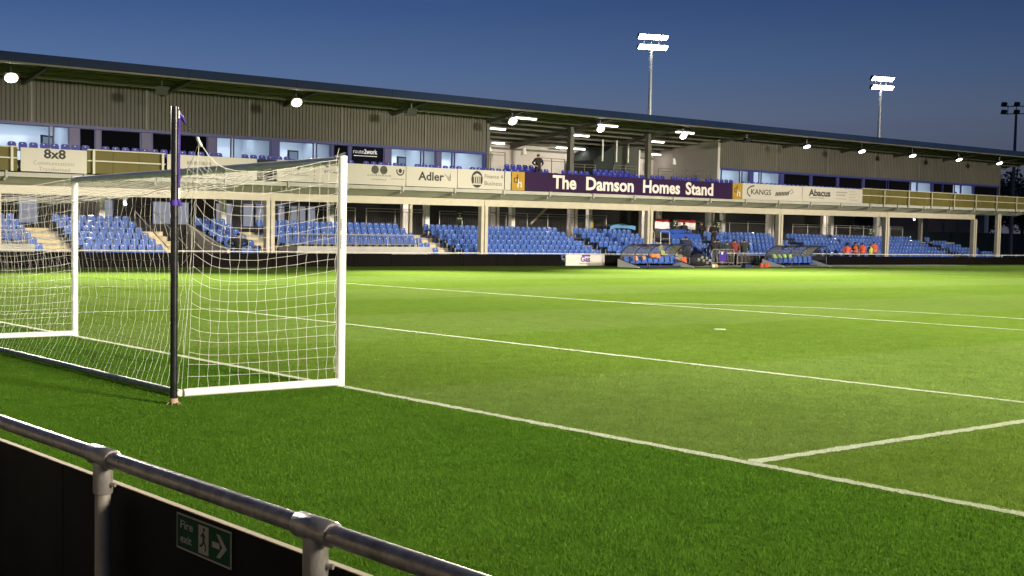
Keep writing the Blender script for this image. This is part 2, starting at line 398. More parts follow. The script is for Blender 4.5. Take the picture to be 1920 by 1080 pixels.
# grass blades standing in the near part of the turf (fewer with distance)
def blades():
    N = 1150000
    def D(r): return np.where(r < 4, 1.0, (4/r)**1.2)*np.clip((26-r)/13, 0, 1)
    rs = np.linspace(1.6, 26, 2600); pdf = D(rs)*rs; cdf = np.cumsum(pdf); cdf /= cdf[-1]
    r = np.interp(rng.random(N), cdf, rs); az = R(4)+rng.random(N)*R(74)
    x = CAM.x+r*np.sin(az); y = CAM.y+r*np.cos(az)
    keep = (x > -6.19-.03*(y+8.5))
    x, y, r = x[keep], y[keep], r[keep]; n = len(x)
    h = rng.uniform(.008, .0185, n)*np.where(x < -.08, 1.15, .85); w = rng.uniform(.0011, .0021, n)*(1+np.clip(r-5, 0, 20)*.05)
    th = rng.random(n)*2*math.pi; lean = rng.normal(0, .8, n)*h; la = rng.random(n)*2*math.pi
    V = np.zeros((n, 3, 3), np.float32)
    V[:, 0, 0] = x-w*np.cos(th); V[:, 0, 1] = y-w*np.sin(th)
    V[:, 1, 0] = x+w*np.cos(th); V[:, 1, 1] = y+w*np.sin(th)
    V[:, 2, 0] = x+lean*np.cos(la); V[:, 2, 1] = y+lean*np.sin(la); V[:, 2, 2] = h
    V[:, :2, 2] = -.002
    me = bpy.data.meshes.new('grass'); me.vertices.add(n*3); me.vertices.foreach_set('co', V.ravel())
    me.loops.add(n*3); me.loops.foreach_set('vertex_index', np.arange(n*3, dtype=np.int32))
    me.polygons.add(n); me.polygons.foreach_set('loop_start', np.arange(0, n*3, 3, dtype=np.int32)); me.polygons.foreach_set('loop_total', np.full(n, 3, np.int32))
    on = (np.abs(x) < .062+rng.normal(0, .008, n)) | ((np.abs(y-(GC-9.11)) < .062+rng.normal(0, .008, n)) & (x > 0) & (x < 5.5)) | ((np.abs(x-5.44) < .062) & (y > GC-9.16))
    c = np.zeros((n, 3, 4), np.float32); c[:, :, 0] = rng.random(n)[:, None]; c[:, :, 1] = (on & (rng.random(n) < .80))[:, None]; c[:, :, 3] = 1
    ca = me.color_attributes.new('tint', 'FLOAT_COLOR', 'CORNER'); ca.data.foreach_set('color', c.ravel())
    me.materials.append(bm_); me.update(calc_edges=True)
    o = bpy.data.objects.new('grass', me); col.objects.link(o); tag(o, 'short mown green grass blades on the turf around the goal', 'grass', kind='stuff')
blades()

# ================================================================== FLOODLIGHTS
def spot(name, loc, aim, power, size, blend, colr=WARM, rad=3.0):
    d = bpy.data.lights.new(name, 'SPOT'); d.energy = power; d.color = colr; d.spot_size = R(size); d.spot_blend = blend; d.shadow_soft_size = rad
    o = bpy.data.objects.new(name, d); o.location = loc; o.rotation_euler = (Vector(aim)-Vector(loc)).to_track_quat('-Z', 'Y').to_euler(); col.objects.link(o); return o
def mast(loc, h, label, aim, lit=True, heads=8, group='floodlight masts', face=0.0, dark=False, wid=2.6):
    t = thing('floodlight_mast', loc, label, 'floodlight', group)
    m = M['mastdark'] if dark else M['mast']; x, y, z = loc
    MB().path([(x, y, z), (x, y, z+h*.5), (x, y, z+h)], [.22, .17, .11], 12).build('pole', m, t, 40)
    ca, sa = math.cos(face), math.sin(face)
    def L(u, v, w): return (x+ca*u-sa*v, y+sa*u+ca*v, z+h+w)
    fr = MB()
    for dz in (.0, .75): fr.path([L(-wid, 0, dz), L(wid, 0, dz)], .05, 6)
    for u in (-wid*.6, 0, wid*.6): fr.path([L(u, 0, -.1), L(u, 0, .85)], .04, 6)
    fr.build('head_frame', m, t)
    n = heads//2
    for k in range(heads):
        u = -wid*.9+1.8*wid*(k % n)/(n-1); dz = .02 if k < n else .78
        b = MB(); s = .27
        # tilted lamp box: back, body and glowing lens turned to the pitch (local -v) and down
        bot = [L(u-s, -.10, dz-.05), L(u+s, -.10, dz-.05), L(u+s, .12, dz+.02), L(u-s, .12, dz+.02)]
        top = [L(u-s, -.42, dz+.28), L(u+s, -.42, dz+.28), L(u+s*.7, .05, dz+.42), L(u-s*.7, .05, dz+.42)]
        b.hexa(bot, top)
        lamp = b.build('lamp', M['mastdark'] if dark else M['lampbody'], t)
        if lit:
            q = MB().add([L(u-s*.92, -.125, dz-.03), L(u+s*.92, -.125, dz-.03), L(u+s*.92, -.435, dz+.26), L(u-s*.92, -.435, dz+.26)], [(0, 1, 2, 3)])
            q.build('lens', M['lamp_hot'], lamp)
    for ax, ay, pw, sz in aim: spot('floodlight_beam', L(0, -.8, .2), (ax, ay, 0), pw*1200, sz, 1.0)
    return t
# behind the far stand
mast((64.6, 53.8, 0), 15.9, 'lit floodlight mast rising over the middle of the stand roof', ((48, 8, 80, 70), (22, 14, 300, 54)), wid=1.02, face=-.35)
mast((94.7, 53.8, 0), 15.3, 'lit floodlight mast further right, thin pale pole over the stand roof', ((82, 6, 30, 70), (56, 6, 60, 60)), wid=1.02, face=-.25)
mast((118.5, 53.8, 0), 14.75, 'unlit dark floodlight mast seen past the right end of the stand', (), lit=False, dark=True, wid=1.3, face=-.9, heads=6)
# along the near touchline, out of the picture to the right
GNEAR = 'floodlight masts along the near touchline'
mast((8, -41, 0), 12.5, 'floodlight mast behind the near corner of the pitch', ((-2, 5, 175, 32), (11, 9, 250, 28), (26, 9, 210, 28)), group=GNEAR, face=math.pi-.2)
mast((44, -41, 0), 12.5, 'floodlight mast beside the middle of the near touchline', ((8, 12, 260, 26), (24, 12, 170, 26), (44, 6, 30, 34), (28, 48, 120, 26), (46, 48, 170, 26), (62, 48, 170, 26)), group=GNEAR, face=math.pi)
mast((82, -41, 0), 12.5, 'floodlight mast beside the far end of the near touchline', ((58, 6, 40, 36), (76, 6, 50, 36), (94, 6, 60, 36), (74, 48, 170, 26), (94, 48, 170, 26)), group=GNEAR, face=math.pi+.1)

# ================================================================== THE GOAL
goal = thing('goal', (0, GC, 0), 'white football goal with sagging box net and white ground frame', 'goal')
PR = .050
for y in (0, 7.44):
    MB().path([(0, y, 0), (0, y, 2.50)], PR, 20).build('post', M['white'], goal, 40)
MB().path([(0, PR, 2.45), (0, 7.44-PR, 2.45)], .048, 16).build('crossbar', M['white'], goal, 40)
for y in (0, 7.44):
    MB().path([(-PR*.9, y, .045), (-1.90, y, .045)], .040, 12).build('side_bar', M['white'], goal, 40)
MB().path([(-1.93, .0, .045), (-1.93, 7.44, .045)], .036, 12).build('back_bar', mat('worn_ground_bar', (.52, .50, .44), .55, noise=.35, nscale=7), goal, 40)
# small dark markings printed up the near post
mk = MB(); zz = 1.50
for i in range(16):
    if i in (7, 8, 15): zz += .022; continue
    hgt = random.uniform(.012, .02); ww = random.uniform(.004, .010)
    mk.add([(-.040-.0, -.033-ww*.0, zz), (-.030, -.0425, zz), (-.030, -.0425, zz+hgt), (-.040, -.033, zz+hgt)], [(0, 1, 2, 3)]); zz += .022
mk.build('post_marking', M['ink_soft'], goal)
MB().prism([(0, PR*.6, 2.5), (.0, .16, 2.5), (.03, .03, 2.53), (.02, -.02, 2.52)], (.012, 0, .012)).build('corner_bracket', M['white'], goal)

def knots(side):   # where the roof of the net is hauled up to the pole
    return Vector((-1.80, -.12 if side == 0 else 7.56, 2.55))
def rear(t):       # the rear top edge of the net, sagging between the two knots
    y = -.12+7.68*t; d = min(y+.12, 7.56-y)
    z = 2.03+.07*math.cos(2*math.pi*t)*.5+.50*math.exp(-d/.30)+.012*math.sin(y*9)
    return Vector((-1.80+.05*math.sin(math.pi*t), y, z))
def side_top(u, y0):
    xs = [(0, 2.455), (.12, 2.425), (.27, 2.365), (.53, 2.285), (.77, 2.285), (.90, 2.36), (1, 2.55)]
    for (a, za), (b, zb) in zip(xs, xs[1:]):
        if u <= b: z = za+(zb-za)*(u-a)/(b-a); break
    k = knots(0 if y0 < 1 else 1)
    return Vector((-.055-1.745*u, y0+(k.y-y0)*max(0, (u-.5)*2)**2, z))
def net(name, S, nu, nv, r=.0016, skip=()):
    mb = MB(); K = 3
    for i in range(nu+1):
        mb.path([S(i/nu, j/(nv)) for j in range(nv+1)], r, K, cap=False)
    for j in range(nv+1):
        mb.path([S(i/nu, j/nv) for i in range(nu+1)], r*(1.7 if j in (0, nv) else 1), K, cap=False)
    return mb.build(name, M['cord'], goal)
def jit(i, j, s): return Vector((math.sin(i*37.1+j*17.3+s)*.010, math.sin(i*23.7+j*41.9+s*2)*.010, math.sin(i*11.3+j*29.1+s*3)*.010))
for y0, nm in ((0, 0), (7.44, 1)):
    def S(u, v, y0=y0, nm=nm):
        b = Vector((-.055-1.80*u, y0, .085)); k = knots(nm)
        T = side_top(u, y0)
        p = b.lerp(T, v)
        p.z -= .05*math.sin(math.pi*u)**.8*v*math.sin(math.pi*v)
        p.y += (.10 if nm == 0 else -.10)*math.sin(math.pi*u)*math.sin(math.pi*v)
        if 0 < u < 1 and 0 < v < 1: p += jit(u*50, v*50, nm)
        return p
    net('side_net', S, 15, 20, .0018)
def Sb(u, v):
    T = rear(u); y = T.y; b = Vector((-1.915, min(7.43, max(.01, .0+7.44*u)), .07))
    p = b.lerp(T, v); p.x += .20*math.sin(math.pi*min(1, v*1.15))*(math.sin(math.pi*u)**.4 if 0 < u < 1 else 0); p.z -= .05*math.sin(math.pi*v)
    if 0 < u < 1 and 0 < v < 1: p += jit(u*90, v*50, 5)
    return p
net('back_net', Sb, 62, 18)
def Sr(u, v):
    T = rear(u); c = Vector((-.02, .02+7.40*u, 2.42)); p = c.lerp(T, v); d = min(T.y+.12, 7.56-T.y); p.z -= (2.455+.095*v-side_top(v, 0.0).z)*math.exp(-d/.45)+.04*math.sin(math.pi*v)
    if 0 < u < 1 and 0 < v < 1: p += jit(u*90, v*40, 9)
    return p
net('roof_net', Sr, 62, 14)
clip = MB().box(-.045, -.015, -.014, .014, 2.385, 2.42)
cl0 = None
for i in range(13):
    y = .25+i*.58
    if cl0 is None:
        cl0 = bpy.data.objects.new('net_clip', clip.mesh('net_clip', [M['white']])); col.objects.link(cl0); cl0.parent = goal; cl0.location = (0, y-GC, 0)
    else:
        c = cl0.copy(); col.objects.link(c); c.parent = goal; c.location = (0, y-GC, 0)
# posts' net pegs: loops of cord up the near post
pg = MB()
for i in range(9):
    z = .15+i*.27; pg.path([(-.045, -.005, z), (-.085, -.01, z+.02), (-.085, .0, z+.14), (-.048, 0, z+.27)], .0032, 4)
pg.build('lacing', M['cord'], goal)

def netpole(y, dirn, label):
    t = thing('net_support_pole', (-2.23, y, 0), label, 'pole', 'net support poles')
    x = -2.23
    MB().path([(x, y, .0), (x, y, 2.83)], .036, 18).build('pole', M['black'], t, 40)
    MB().path([(x, y, 2.826), (x, y, 2.838)], .0345, 18).build('end_cap', M['black'], t, 40)
    MB().path([(x, y, .02), (x, y, .065)], .041, 14).build('tape_collar', M['tape'], t, 40)
    tf = MB()
    for a in range(6): tf.path([(x+.04*math.cos(a), y+.04*math.sin(a), .03), (x+.075*math.cos(a), y+.075*math.sin(a), .004)], .004, 4)
    tf.build('cord_end', M['tape'], t)
    MB().path([(x, y, 1.905), (x, y, 1.955)], .043, 14).build('strap', M['purple'], t, 40)
    MB().path([(x+.02, y-.035, 1.96), (x+.045, y-.045, 1.90)], .018, 6).build('strap_knot', M['purple'], t, 40)
    MB().box(x+.028, x+.052, y-.012*1, y+.012, 1.97, 2.07).build('cleat', M['white'], t)
    MB().box(x+.03, x+.048, y-.01, y+.01, 2.73, 2.80).build('top_cleat', M['white'], t)
    k = knots(0 if dirn > 0 else 1)
    MB().path([(x+.045, y, 2.77), (x+.05, y+.01*dirn, 2.5), (x+.045, y, 2.06), (x+.04, y, 1.93)], .012, 6).build('tie_strap', M['purple'], t, 40)
    MB().path([(x+.045, y, 2.77), (x+.12, y+.08*dirn, 2.745), (x+.17, y+.12*dirn, 2.70)], [.012, .020, .012], 6).build('tie_strap', M['purple'], t, 40)
    MB().path([(x+.17, y+.12*dirn, 2.70), (k.x-.02, k.y-.01*dirn, 2.575)], .006, 5).build('hook_cord', M['black'], t)
    MB().path([(k.x-.03, k.y-.02*dirn, 2.585), (k.x, k.y, 2.545), (k.x+.035, k.y+.02*dirn, 2.51)], .017, 6).build('hook', M['white'], t, 40)
netpole(-.45, 1, 'tall black pole with purple strap holding up the near corner of the net')
netpole(7.89, -1, 'tall black pole holding up the far corner of the net')

# ================================================================== THE BARRIER IN FRONT OF THE CAMERA
bx = -6.258; bf = bx+.047; BROT = R(1.72)
bar = thing('pitch_barrier', (bx, -8.5, 0), 'galvanised tube railing with black boards between viewer and pitch', 'barrier')
Y0, Y1 = -12.6, 16.0
MB().path([(bx, Y0, 1.045), (bx, Y1, 1.045)], .0212, 24).build('handrail', M['galv'], bar, 40)
k = -12.09
while k < Y1:
    ps = MB().path([(bx, k, 0), (bx, k, 1.0)], .0215, 20).build('post', M['postpaint'], bar, 40)
    fit = MB().path([(bx, k-.062, 1.045), (bx, k-.058, 1.045), (bx, k+.058, 1.045), (bx, k+.062, 1.045)], [.0245, .0272, .0272, .0245], 24)
    fit.path([(bx, k, .945), (bx, k, .95), (bx, k, 1.03)], [.0245, .0268, .0268], 20)
    f = fit.build('tee_fitting', M['galv_lt'], bar, 40)
    MB().path([(bx+.012, k-.026, .972), (bx+.018, k-.038, .972)], .006, 8).build('grub_screw', M['galv_lt'], f, 40)
    k += 1.0
yy = Y0
while yy < Y1:
    b = MB().box(bf, bf+.018, yy+.002, yy+2.438, .0, .9605).build('board', M['blackboard'], bar)
    MB().box(bf-.0004, bf+.0184, yy+.002, yy+2.438, .9606, .9632).build('board_edge', M['ply_edge'], b)
    yy += 2.44
sg = thing('fire_exit_sign', (bf-.0015, -8.55, .906), 'green fire exit sign with running figure and right arrow on black board', 'sign')
yL, yR, z0, z1 = -8.420, -8.684, .862, .951; sx = bf-.0015
def sgbox(name, m, ya, yb, za, zb, d0=.0, d1=.002): return MB().box(sx-d1, sx-d0, min(ya, yb), max(ya, yb), za, zb).build(name, m, sg)
sgbox('plate', M['sign_grey'], yL, yR, z0, z1, 0, .0015)
sgbox('green_field', M['green_sign'], yL-.005, yR+.005, z0+.005, z1-.004, .0015, .0025)
text('Fire', sg, M['sign_grey'], sx-.0027, yL-.022, .916, w=.062, h=.021, rotz=-math.pi/2, bold=.01, ext=.0006)
text('exit', sg, M['sign_grey'], sx-.0027, yL-.022, .881, w=.056, h=.021, rotz=-math.pi/2, bold=.01, ext=.0006)
sgbox('door_symbol', M['sign_grey'], yL-.112, yL-.160, .872, .941, .0025, .0031)
fig = MB()
def seg(a, b, w):
    a, b = Vector(a), Vector(b); d = (b-a).normalized(); nn = Vector((-d.y, d.x))*w
    P = [a+nn, b+nn, b-nn, a-nn]; fig.prism([(sx-.0032, yL-p.x, p.y-.0115) for p in P], (-.0005, 0, 0))
for a, b, w in (((.134, .936), (.138, .915), .0045), ((.138, .915), (.147, .905), .003), ((.147, .905), (.146, .893), .0028), ((.138, .915), (.128, .903), .003), ((.128, .903), (.119, .902), .0028), ((.135, .933), (.146, .926), .0022), ((.134, .933), (.124, .925), .0022)): seg(a, b, w)
fig.prism([(sx-.0032, yL-.139-.005*math.cos(i*.785), .9325+.005*math.sin(i*.785)) for i in range(8)], (-.0005, 0, 0))
fig.build('running_figure', M['green_sign'], sg)
ar = MB()
ar.prism([(sx-.0027, yL-a, b-.0115) for a, b in ((.178, .911), (.178, .925), (.212, .925), (.212, .911))], (-.0006, 0, 0))
ar.prism([(sx-.0029, yL-a, b-.0115) for a, b in ((.198, .946), (.214, .946), (.246, .918), (.214, .890), (.198, .890), (.226, .918))], (-.0006, 0, 0))
ar.build('arrow', M['sign_grey'], sg)

bar.rotation_euler.z = BROT
pv = Vector((bx, -8.5, 0)); sg.location = pv+Matrix.Rotation(BROT, 3, 'Z') @ (Vector(sg.location)-pv); sg.rotation_euler.z = BROT
# added terrace, out of view: screens the sky, gives the rail warm reflections
ct = thing('unseen_terrace', (-12, -6, 0), 'added unseen terrace behind the near barrier, warming the rail reflections', 'terrace')
for i in range(4): MB().box(-9.6-.9*i, -8.7-.9*i, -16, 22, .021, .18+.18*i).build('terrace_step', M['conc'], ct)
MB().box(-13.5, -13.3, -16, 22, 0, 4.4).build('rear_wall', mat('terrace_cladding', (.34, .29, .23), .7, noise=.15, nscale=1), ct)
MB().hexa([(-13.6, -16, 3.95), (-9.0, -16, 3.55), (-9.0, 22, 3.55), (-13.6, 22, 3.95)], [(-13.6, -16, 4.05), (-9.0, -16, 3.65), (-9.0, 22, 3.65), (-13.6, 22, 4.05)]).build('roof', MATS['terrace_cladding'], ct)
for y in range(-15, 22, 6): MB().box(-9.25, -9.1, y, y+.15, 0, 3.55).build('post', M['cream'], ct)

# ================================================================== THE STAND
st = thing('grandstand', (55, 44, 0), 'long two storey grandstand with navy roof edge and grey corrugated front', 'grandstand')
XA, XB = 2.0, 101.9
GRID = [42.2+7.2*i for i in range(-6, 9)]
def zr(Y): return 9.35-.13*(Y-42.6)           # underside of the roof
S = lambda name, m, *a: box(name, m, st, *a)
MB().hexa([(XA, 42.55, 9.36), (106.5, 42.55, 9.36), (106.5, 53, zr(53)), (XA, 53, zr(53))], [(XA, 42.55, 9.42), (106.5, 42.55, 9.42), (106.5, 53, zr(53)+.08), (XA, 53, zr(53)+.08)]).build('roof_sheet', M['roofsheet'], st)
x = XA
while x < 106:
    S('fascia', M['navy'], x+.006, min(x+5.994, 106.5), 42.42, 42.54, 9.02+random.uniform(-.004, .004), 9.40); x += 6
S('gutter', M['roofsteel'], XA, 106.5, 42.56, 42.74, 8.93, 9.06)
for Y in (43.1, 43.9, 44.8, 45.7, 46.8, 48.0, 49.3, 50.6, 51.8): S('purlin', M['roofsteel'], XA, 106, Y, Y+.07, zr(Y)-.20, zr(Y)-.02)
for X in GRID:
    MB().hexa([(X-.09, 42.7, zr(42.7)-.30), (X+.09, 42.7, zr(42.7)-.30), (X+.09, 52.9, zr(52.9)-.50), (X-.09, 52.9, zr(52.9)-.50)], [(X-.09, 42.7, zr(42.7)-.205), (X+.09, 42.7, zr(42.7)-.205), (X+.09, 52.9, zr(52.9)-.205), (X-.09, 52.9, zr(52.9)-.205)]).build('rafter', M['roofsteel'], st)
def cladding(x0, x1):
    mb = MB(); p = .21; k = int((x1-x0)/p); vs = []
    prof = [(0, 0), (.07, 0), (.095, -.045), (.185, -.045)]
    for i in range(k):
        for a, b in prof: vs.append((x0+i*p+a, 46.5+b))
    vs.append((x1, 46.5)); n = len(vs)
    mb.add([(a, b, 6.74) for a, b in vs]+[(a, b, 8.86) for a, b in vs], [(i, i+1, n+i+1, n+i) for i in range(n-1)])
    return mb.build('corrugated_cladding', M['clad'], st)
cladding(XA, 42.1); cladding(63.85, XB)
for x0, x1 in ((XA, 42.1), (63.85, XB)): S('cladding_sill', M['frame'], x0, x1, 46.38, 46.445, 6.63, 6.77)
for X in [XA+5.9*i for i in range(1, 7)]+[63.85+6.3*i for i in range(1, 6)]: S('cladding_joint', mat('joint_strip', (.12, .11, .09), .5), X-.05, X+.05, 46.425, 46.45, 6.78, 8.8)
S('clad_return', M['clad'], 42.1, 42.35, 46.42, 52.4, 4.6, 8.7); S('clad_return', M['beige'], 63.6, 63.845, 46.47, 52.4, 4.6, 8.72)
S('clad_return', M['clad'], XB, XB+.15, 46.46, 52.4, 4.6, 8.6)
for X in (49.2, 56.45): S('upper_column', M['roofsteel'], X-.16, X+.16, 46.35, 46.65, 4.6, 8.72)
S('rear_wall', M['beige'], 42.35, 63.6, 52.4, 52.6, 4.6, 8.05)
S('wall_rail', M['roofsteel'], 42.4, 63.5, 52.3, 52.38, 7.55, 7.68)
# dark stair enclosure inside the open bay
MB().prism([(54.5, 49.6, 4.7), (54.5, 49.6, 7.0), (55.8, 49.05, 8.0), (55.8, 49.05, 4.7)], (0, 2.6, 0)).build('stair_enclosure', M['dgreen'], st)
S('stair_enclosure', mat('enclosure_green', (.045, .055, .04), .8, noise=.2, nscale=1), 55.81, 58.3, 49.0, 52.3, 4.7, 8.0)
for X in (54.6, 55.95, 57.1): MB().path([(X, 48.9, 6.9), (X, 48.9, 8.35)], .06, 6).build('hanger', M['speaker'], st)
MB().box(58.35, 59.1, 49.6, 49.66, 4.7, 7.9).build('white_board', M['speaker'], st)
# balcony
for x0, x1 in ((XA, 101.2),):
    S('balcony_floor', M['slab'], x0, x1, 42.95, 53, 4.40, 4.60)
    S('balcony_floor', M['slab'], x0, x1, 44.45, 46.4, 4.601, 4.85)
def tilt(X): return .0042*(X-12)
def strip(name, m, x0, x1, ya, yb, za0, za1, t0=1.0):
    """bar following the slight fall of the balcony"""
    MB().hexa([(x0, ya, za0+tilt(x0)), (x1, ya, za0+tilt(x1)), (x1, yb, za0+tilt(x1)), (x0, yb, za0+tilt(x0))], [(x0, ya, za1+tilt(x0)), (x1, ya, za1+tilt(x1)), (x1, yb, za1+tilt(x1)), (x0, yb, za1+tilt(x0))]).build(name, m, st)
def par(X): return 4.26+.0033*(X-12)           # underside of the parapet panels
strip('edge_beam', M['slab'], XA, 100.8, 42.72, 42.86, 4.02, 4.215)
MB().hexa([(XA, 42.87, 4.03+tilt(XA)), (100.8, 42.87, 4.03+tilt(100.8)), (100.8, 44.3, 3.70+tilt(100.8)), (XA, 44.3, 3.70+tilt(XA))], [(XA, 42.87, 4.10+tilt(XA)), (100.8, 42.87, 4.10+tilt(100.8)), (100.8, 44.3, 3.80+tilt(100.8)), (XA, 44.3, 3.80+tilt(XA))]).build('soffit', mat('pale_soffit', (.66, .66, .55), .85, noise=.15, nscale=.9), st)
FC = [25.43, 39.84, 53.89, 67.44, 80.65, 93.41]
xs = [XA, 11.2]+FC
for a, b in zip(xs, xs[1:]): strip('cream_beam', M['cream'], a+.012, b-.012, 43.9, 44.2, 3.30, 3.69)
for X in [11.2]+FC:
    S('front_column', M['cream'], X-.26, X-.06, 43.84, 44.14, 0, 3.31+tilt(X)); S('front_column', M['cream'], X+.02, X+.24, 43.84, 44.14, 0, 3.31+tilt(X))
    S('column_web', M['postpaint'], X-.065, X+.025, 43.93, 44.05, 0, 3.31+tilt(X))
S('front_column', M['cream'], 96.95, 97.2, 43.85, 44.1, 0, 4.15); S('front_column', M['cream'], 97.26, 97.5, 43.85, 44.1, 0, 4.15)
# parapet bays, posts, rails and brackets every 3.6 m
br = []
x = 0.4
bays = []
while x < 101: bays.append(x); x += 3.62
for X in bays[1:]:
    p = par(X); S('bracket', M['slab'], X-.05, X+.05, 42.63, 42.71, p-.30, p+.02)
    MB().prism([(X-.04, 42.88, p-.22), (X-.04, 44.2, p-.50), (X-.04, 42.88, p-.40)], (.08, 0, 0)).build('bracket', M['slab'], st)
def olive_bay(x0, x1):
    p = par((x0+x1)/2); n = max(1, int((x1-x0)/1.2)); w = (x1-x0)/n
    for i in range(n): S('parapet_panel', M['olive'], x0+i*w+.008, x0+(i+1)*w-.008, 42.76, 42.80, p+.03, p+1.05)
    S('parapet_rail', M['railpaint'], x0, x1, 42.64, 42.70, p+.56, p+.62)
    S('parapet_cap', M['railpaint'], x0, x1, 42.64, 42.84, p+1.06, p+1.11)
for a, b in ((2, 11.8), (15.0, 18.9), (75.3, 100.8)): olive_bay(a, b)
for X in (3.2, 7, 11.5, 15.3, 18.75): p = par(X); S('parapet_post', M['railpaint'], X-.06, X+.06, 42.60, 42.66, p, p+1.1)
for X in (78.15, 81.4, 84.6, 87.85, 91.1, 94.3, 97.5, 100.75): p = par(X); S('parapet_post', M['railpaint'], X-.05, X+.05, 42.60, 42.66, p-.15, p+1.1)

# ---- sponsors' boards hung on the parapet (flat boards, each a sign of its own)
def board(x0, x1, m, label, h0=0.0, h1=1.06, cat='sign'):
    p = par((x0+x1)/2); t = thing('sponsor_board', ((x0+x1)/2, 42.6, p), label, cat, 'boards along the balcony parapet')
    MB().box(x0+.01, x1-.01, 42.585, 42.625, p+h0, p+h1).build('panel', m, t)
    return t, p
TY = 42.584
t, p = board(11.87, 14.96, M['signw'], 'pale board with two large dark digits at the far left, two words beneath', 0, 1.04)
text('8x8', t, M['ink'], 12.93, TY, p+.62, w=1.02, h=.40, bold=.03); text('Communications', t, M['ink_soft'], 12.45, TY, p+.31, w=1.90, h=.19); text('Transformed', t, M['ink_soft'], 12.70, TY, p+.04, w=1.45, h=.19)
t, p = board(18.95, 23.85, M['signw'], 'pale board behind the black pole and gathered net')
mk = MB()
for a, b, q, s_ in ((20.0, 21.3, .62, .16), (20.1, 22.4, .38, .09), (20.3, 22.0, .20, .08)):
    xx = a
    while xx < b: w = random.uniform(.05, .15); mk.box(xx, xx+w, TY-.003, TY, p+q, p+q+s_); xx += w+.04
mk.build('small_print', M['ink_soft'], t)['kind'] = 'stuff'
MB().box(23.9, 24.95, 42.60, 42.63, par(24), par(24)+1.05).build('gap_panel', M['roomdark'], st)
t, p = board(25.0, 29.2, M['signw'], 'pale board with small dark lettering behind the top of the net')
mk = MB()
for r_, (a, b, q) in enumerate(((25.4, 26.6, .42), (25.4, 27.0, .30))):
    xx = a
    while xx < b: w = random.uniform(.04, .12); mk.box(xx, xx+w, TY-.003, TY, p+q, p+q+.06); xx += w+.035
for q in (.82, .62, .42, .22): mk.box(27.2, 27.28, TY-.003, TY, p+q-.1, p+q-.02)
mk.build('small_print', M['ink_soft'], t)['kind'] = 'stuff'
text('SOCIAL MEDIA', t, M['ink'], 27.85, TY, p+.52, w=.95, h=.13, bold=.01)
mk = MB()
for q in (.82, .55, .33, .12): mk.box(29.02, 29.1, TY-.003, TY, p+q, p+q+.08)
mk.build('bullet_mark', M['ink'], t)
t, p = board(29.26, 33.1, M['signw'], 'pale board with two round dark emblems and a ring emblem')
for cx in (31.05, 31.62): disc(cx, TY-.004, p+.80, .245, .225).build('round_emblem', mat('emblem_grey', (.085, .08, .06), .7, noise=.5, nscale=6, dark=(.02, .02, .018)), t)
mk = MB()
for a, b, q, s in ((30.55, 32.0, .46, .11), (30.85, 31.8, .25, .08)):
    xx = a
    while xx < b: w = random.uniform(.06, .14); mk.box(xx, xx+w, TY-.003, TY, p+q, p+q+s*random.uniform(.6, 1)); xx += w+.05
xx = 32.1
while xx < 33.05: w = random.uniform(.04, .09); mk.box(xx, xx+w, TY-.003, TY, p+.33, p+.38); xx += w+.02
mk.build('small_print', M['ink_soft'], t)['kind'] = 'stuff'
arc(32.72, TY-.004, p+.80, .27, .26, -200, 20, .075).build('ring_emblem', M['ink'], t); disc(32.72, TY-.004, p+.80, .115, .12).build('ring_emblem', M['ink'], t)
t, p = board(33.12, 36.68, M['signw'], 'pale board with one bold dark word and a faint bird mark')
text('Adler', t, M['ink'], 33.95, TY, p+.36, w=1.78, h=.46, bold=.025)
mk = MB()
for a in range(4): mk.path([(35.75+a*.09, TY-.003, p+.78-a*.05), (36.05+a*.05, TY-.003, p+.38), (36.2, TY-.003, p+.80-a*.06)], .012, 4)
mk.build('bird_mark', M['ink_soft'], t)
t, p = board(36.7, 40.15, M['signw'], 'pale board with black disc, white portico emblem and two small words')
disc(38.12, TY-.004, p+.53, .42, .475, 32).build('black_disc', M['ink'], t)
mk = MB().prism([(37.80, TY-.008, p+.72), (38.44, TY-.008, p+.72), (38.12, TY-.008, p+.86)], (0, .003, 0))
mk.box(37.82, 38.42, TY-.008, TY-.005, p+.66, p+.70); mk.box(37.80, 38.44, TY-.008, TY-.005, p+.22, p+.30)
for c in (37.92, 38.06, 38.2, 38.33): mk.box(c-.03, c+.03, TY-.008, TY-.005, p+.32, p+.65)
mk.build('portico_emblem', M['signw'], t)
text('Finance 4', t, mat('sign_ink_mid', (.10, .095, .08), .7), 38.68, TY, p+.62, w=1.36, h=.23); text('Business', t, MATS['sign_ink_mid'], 38.68, TY, p+.22, w=1.30, h=.25)
board(40.2, 40.66, M['signw'], 'narrow blank pale board beside the gold square')
def dh(x0, x1, label):
    t, p = board(x0, x1, M['signg'], label)
    text('d', t, M['ink'], x0+.15, TY, p+.42, w=.34, h=.52); text('h', t, M['ink_cream'], x0+.46, TY, p+.16, w=.33, h=.52)
dh(40.72, 41.74, 'gold square board with two letters left of the purple name board')
t, p = board(41.76, 60.4, M['signp'], 'long purple board carrying the name of the stand in cream letters')
for a, b, w in (('The', 43.95, 1.95), ('Damson', 46.72, 4.15), ('Homes', 51.72, 3.45), ('Stand', 55.72, 2.72)):
    text(a, t, M['ink_cream'], b, TY, p+.19, w=w, h=.78, bold=.03)
dh(60.42, 61.4, 'gold square board with two letters right of the purple name board')
t, p = board(61.42, 68.0, M['signw'], 'pale board with dark crescent arc before capitals and a striped mark')
text('KANGS', t, M['ink'], 62.35, TY, p+.34, w=2.15, h=.37, bold=.012); arc(62.75, TY-.004, p+.52, .85, .44, 95, 235, .09).build('crescent', M['ink'], t)
mk = MB()
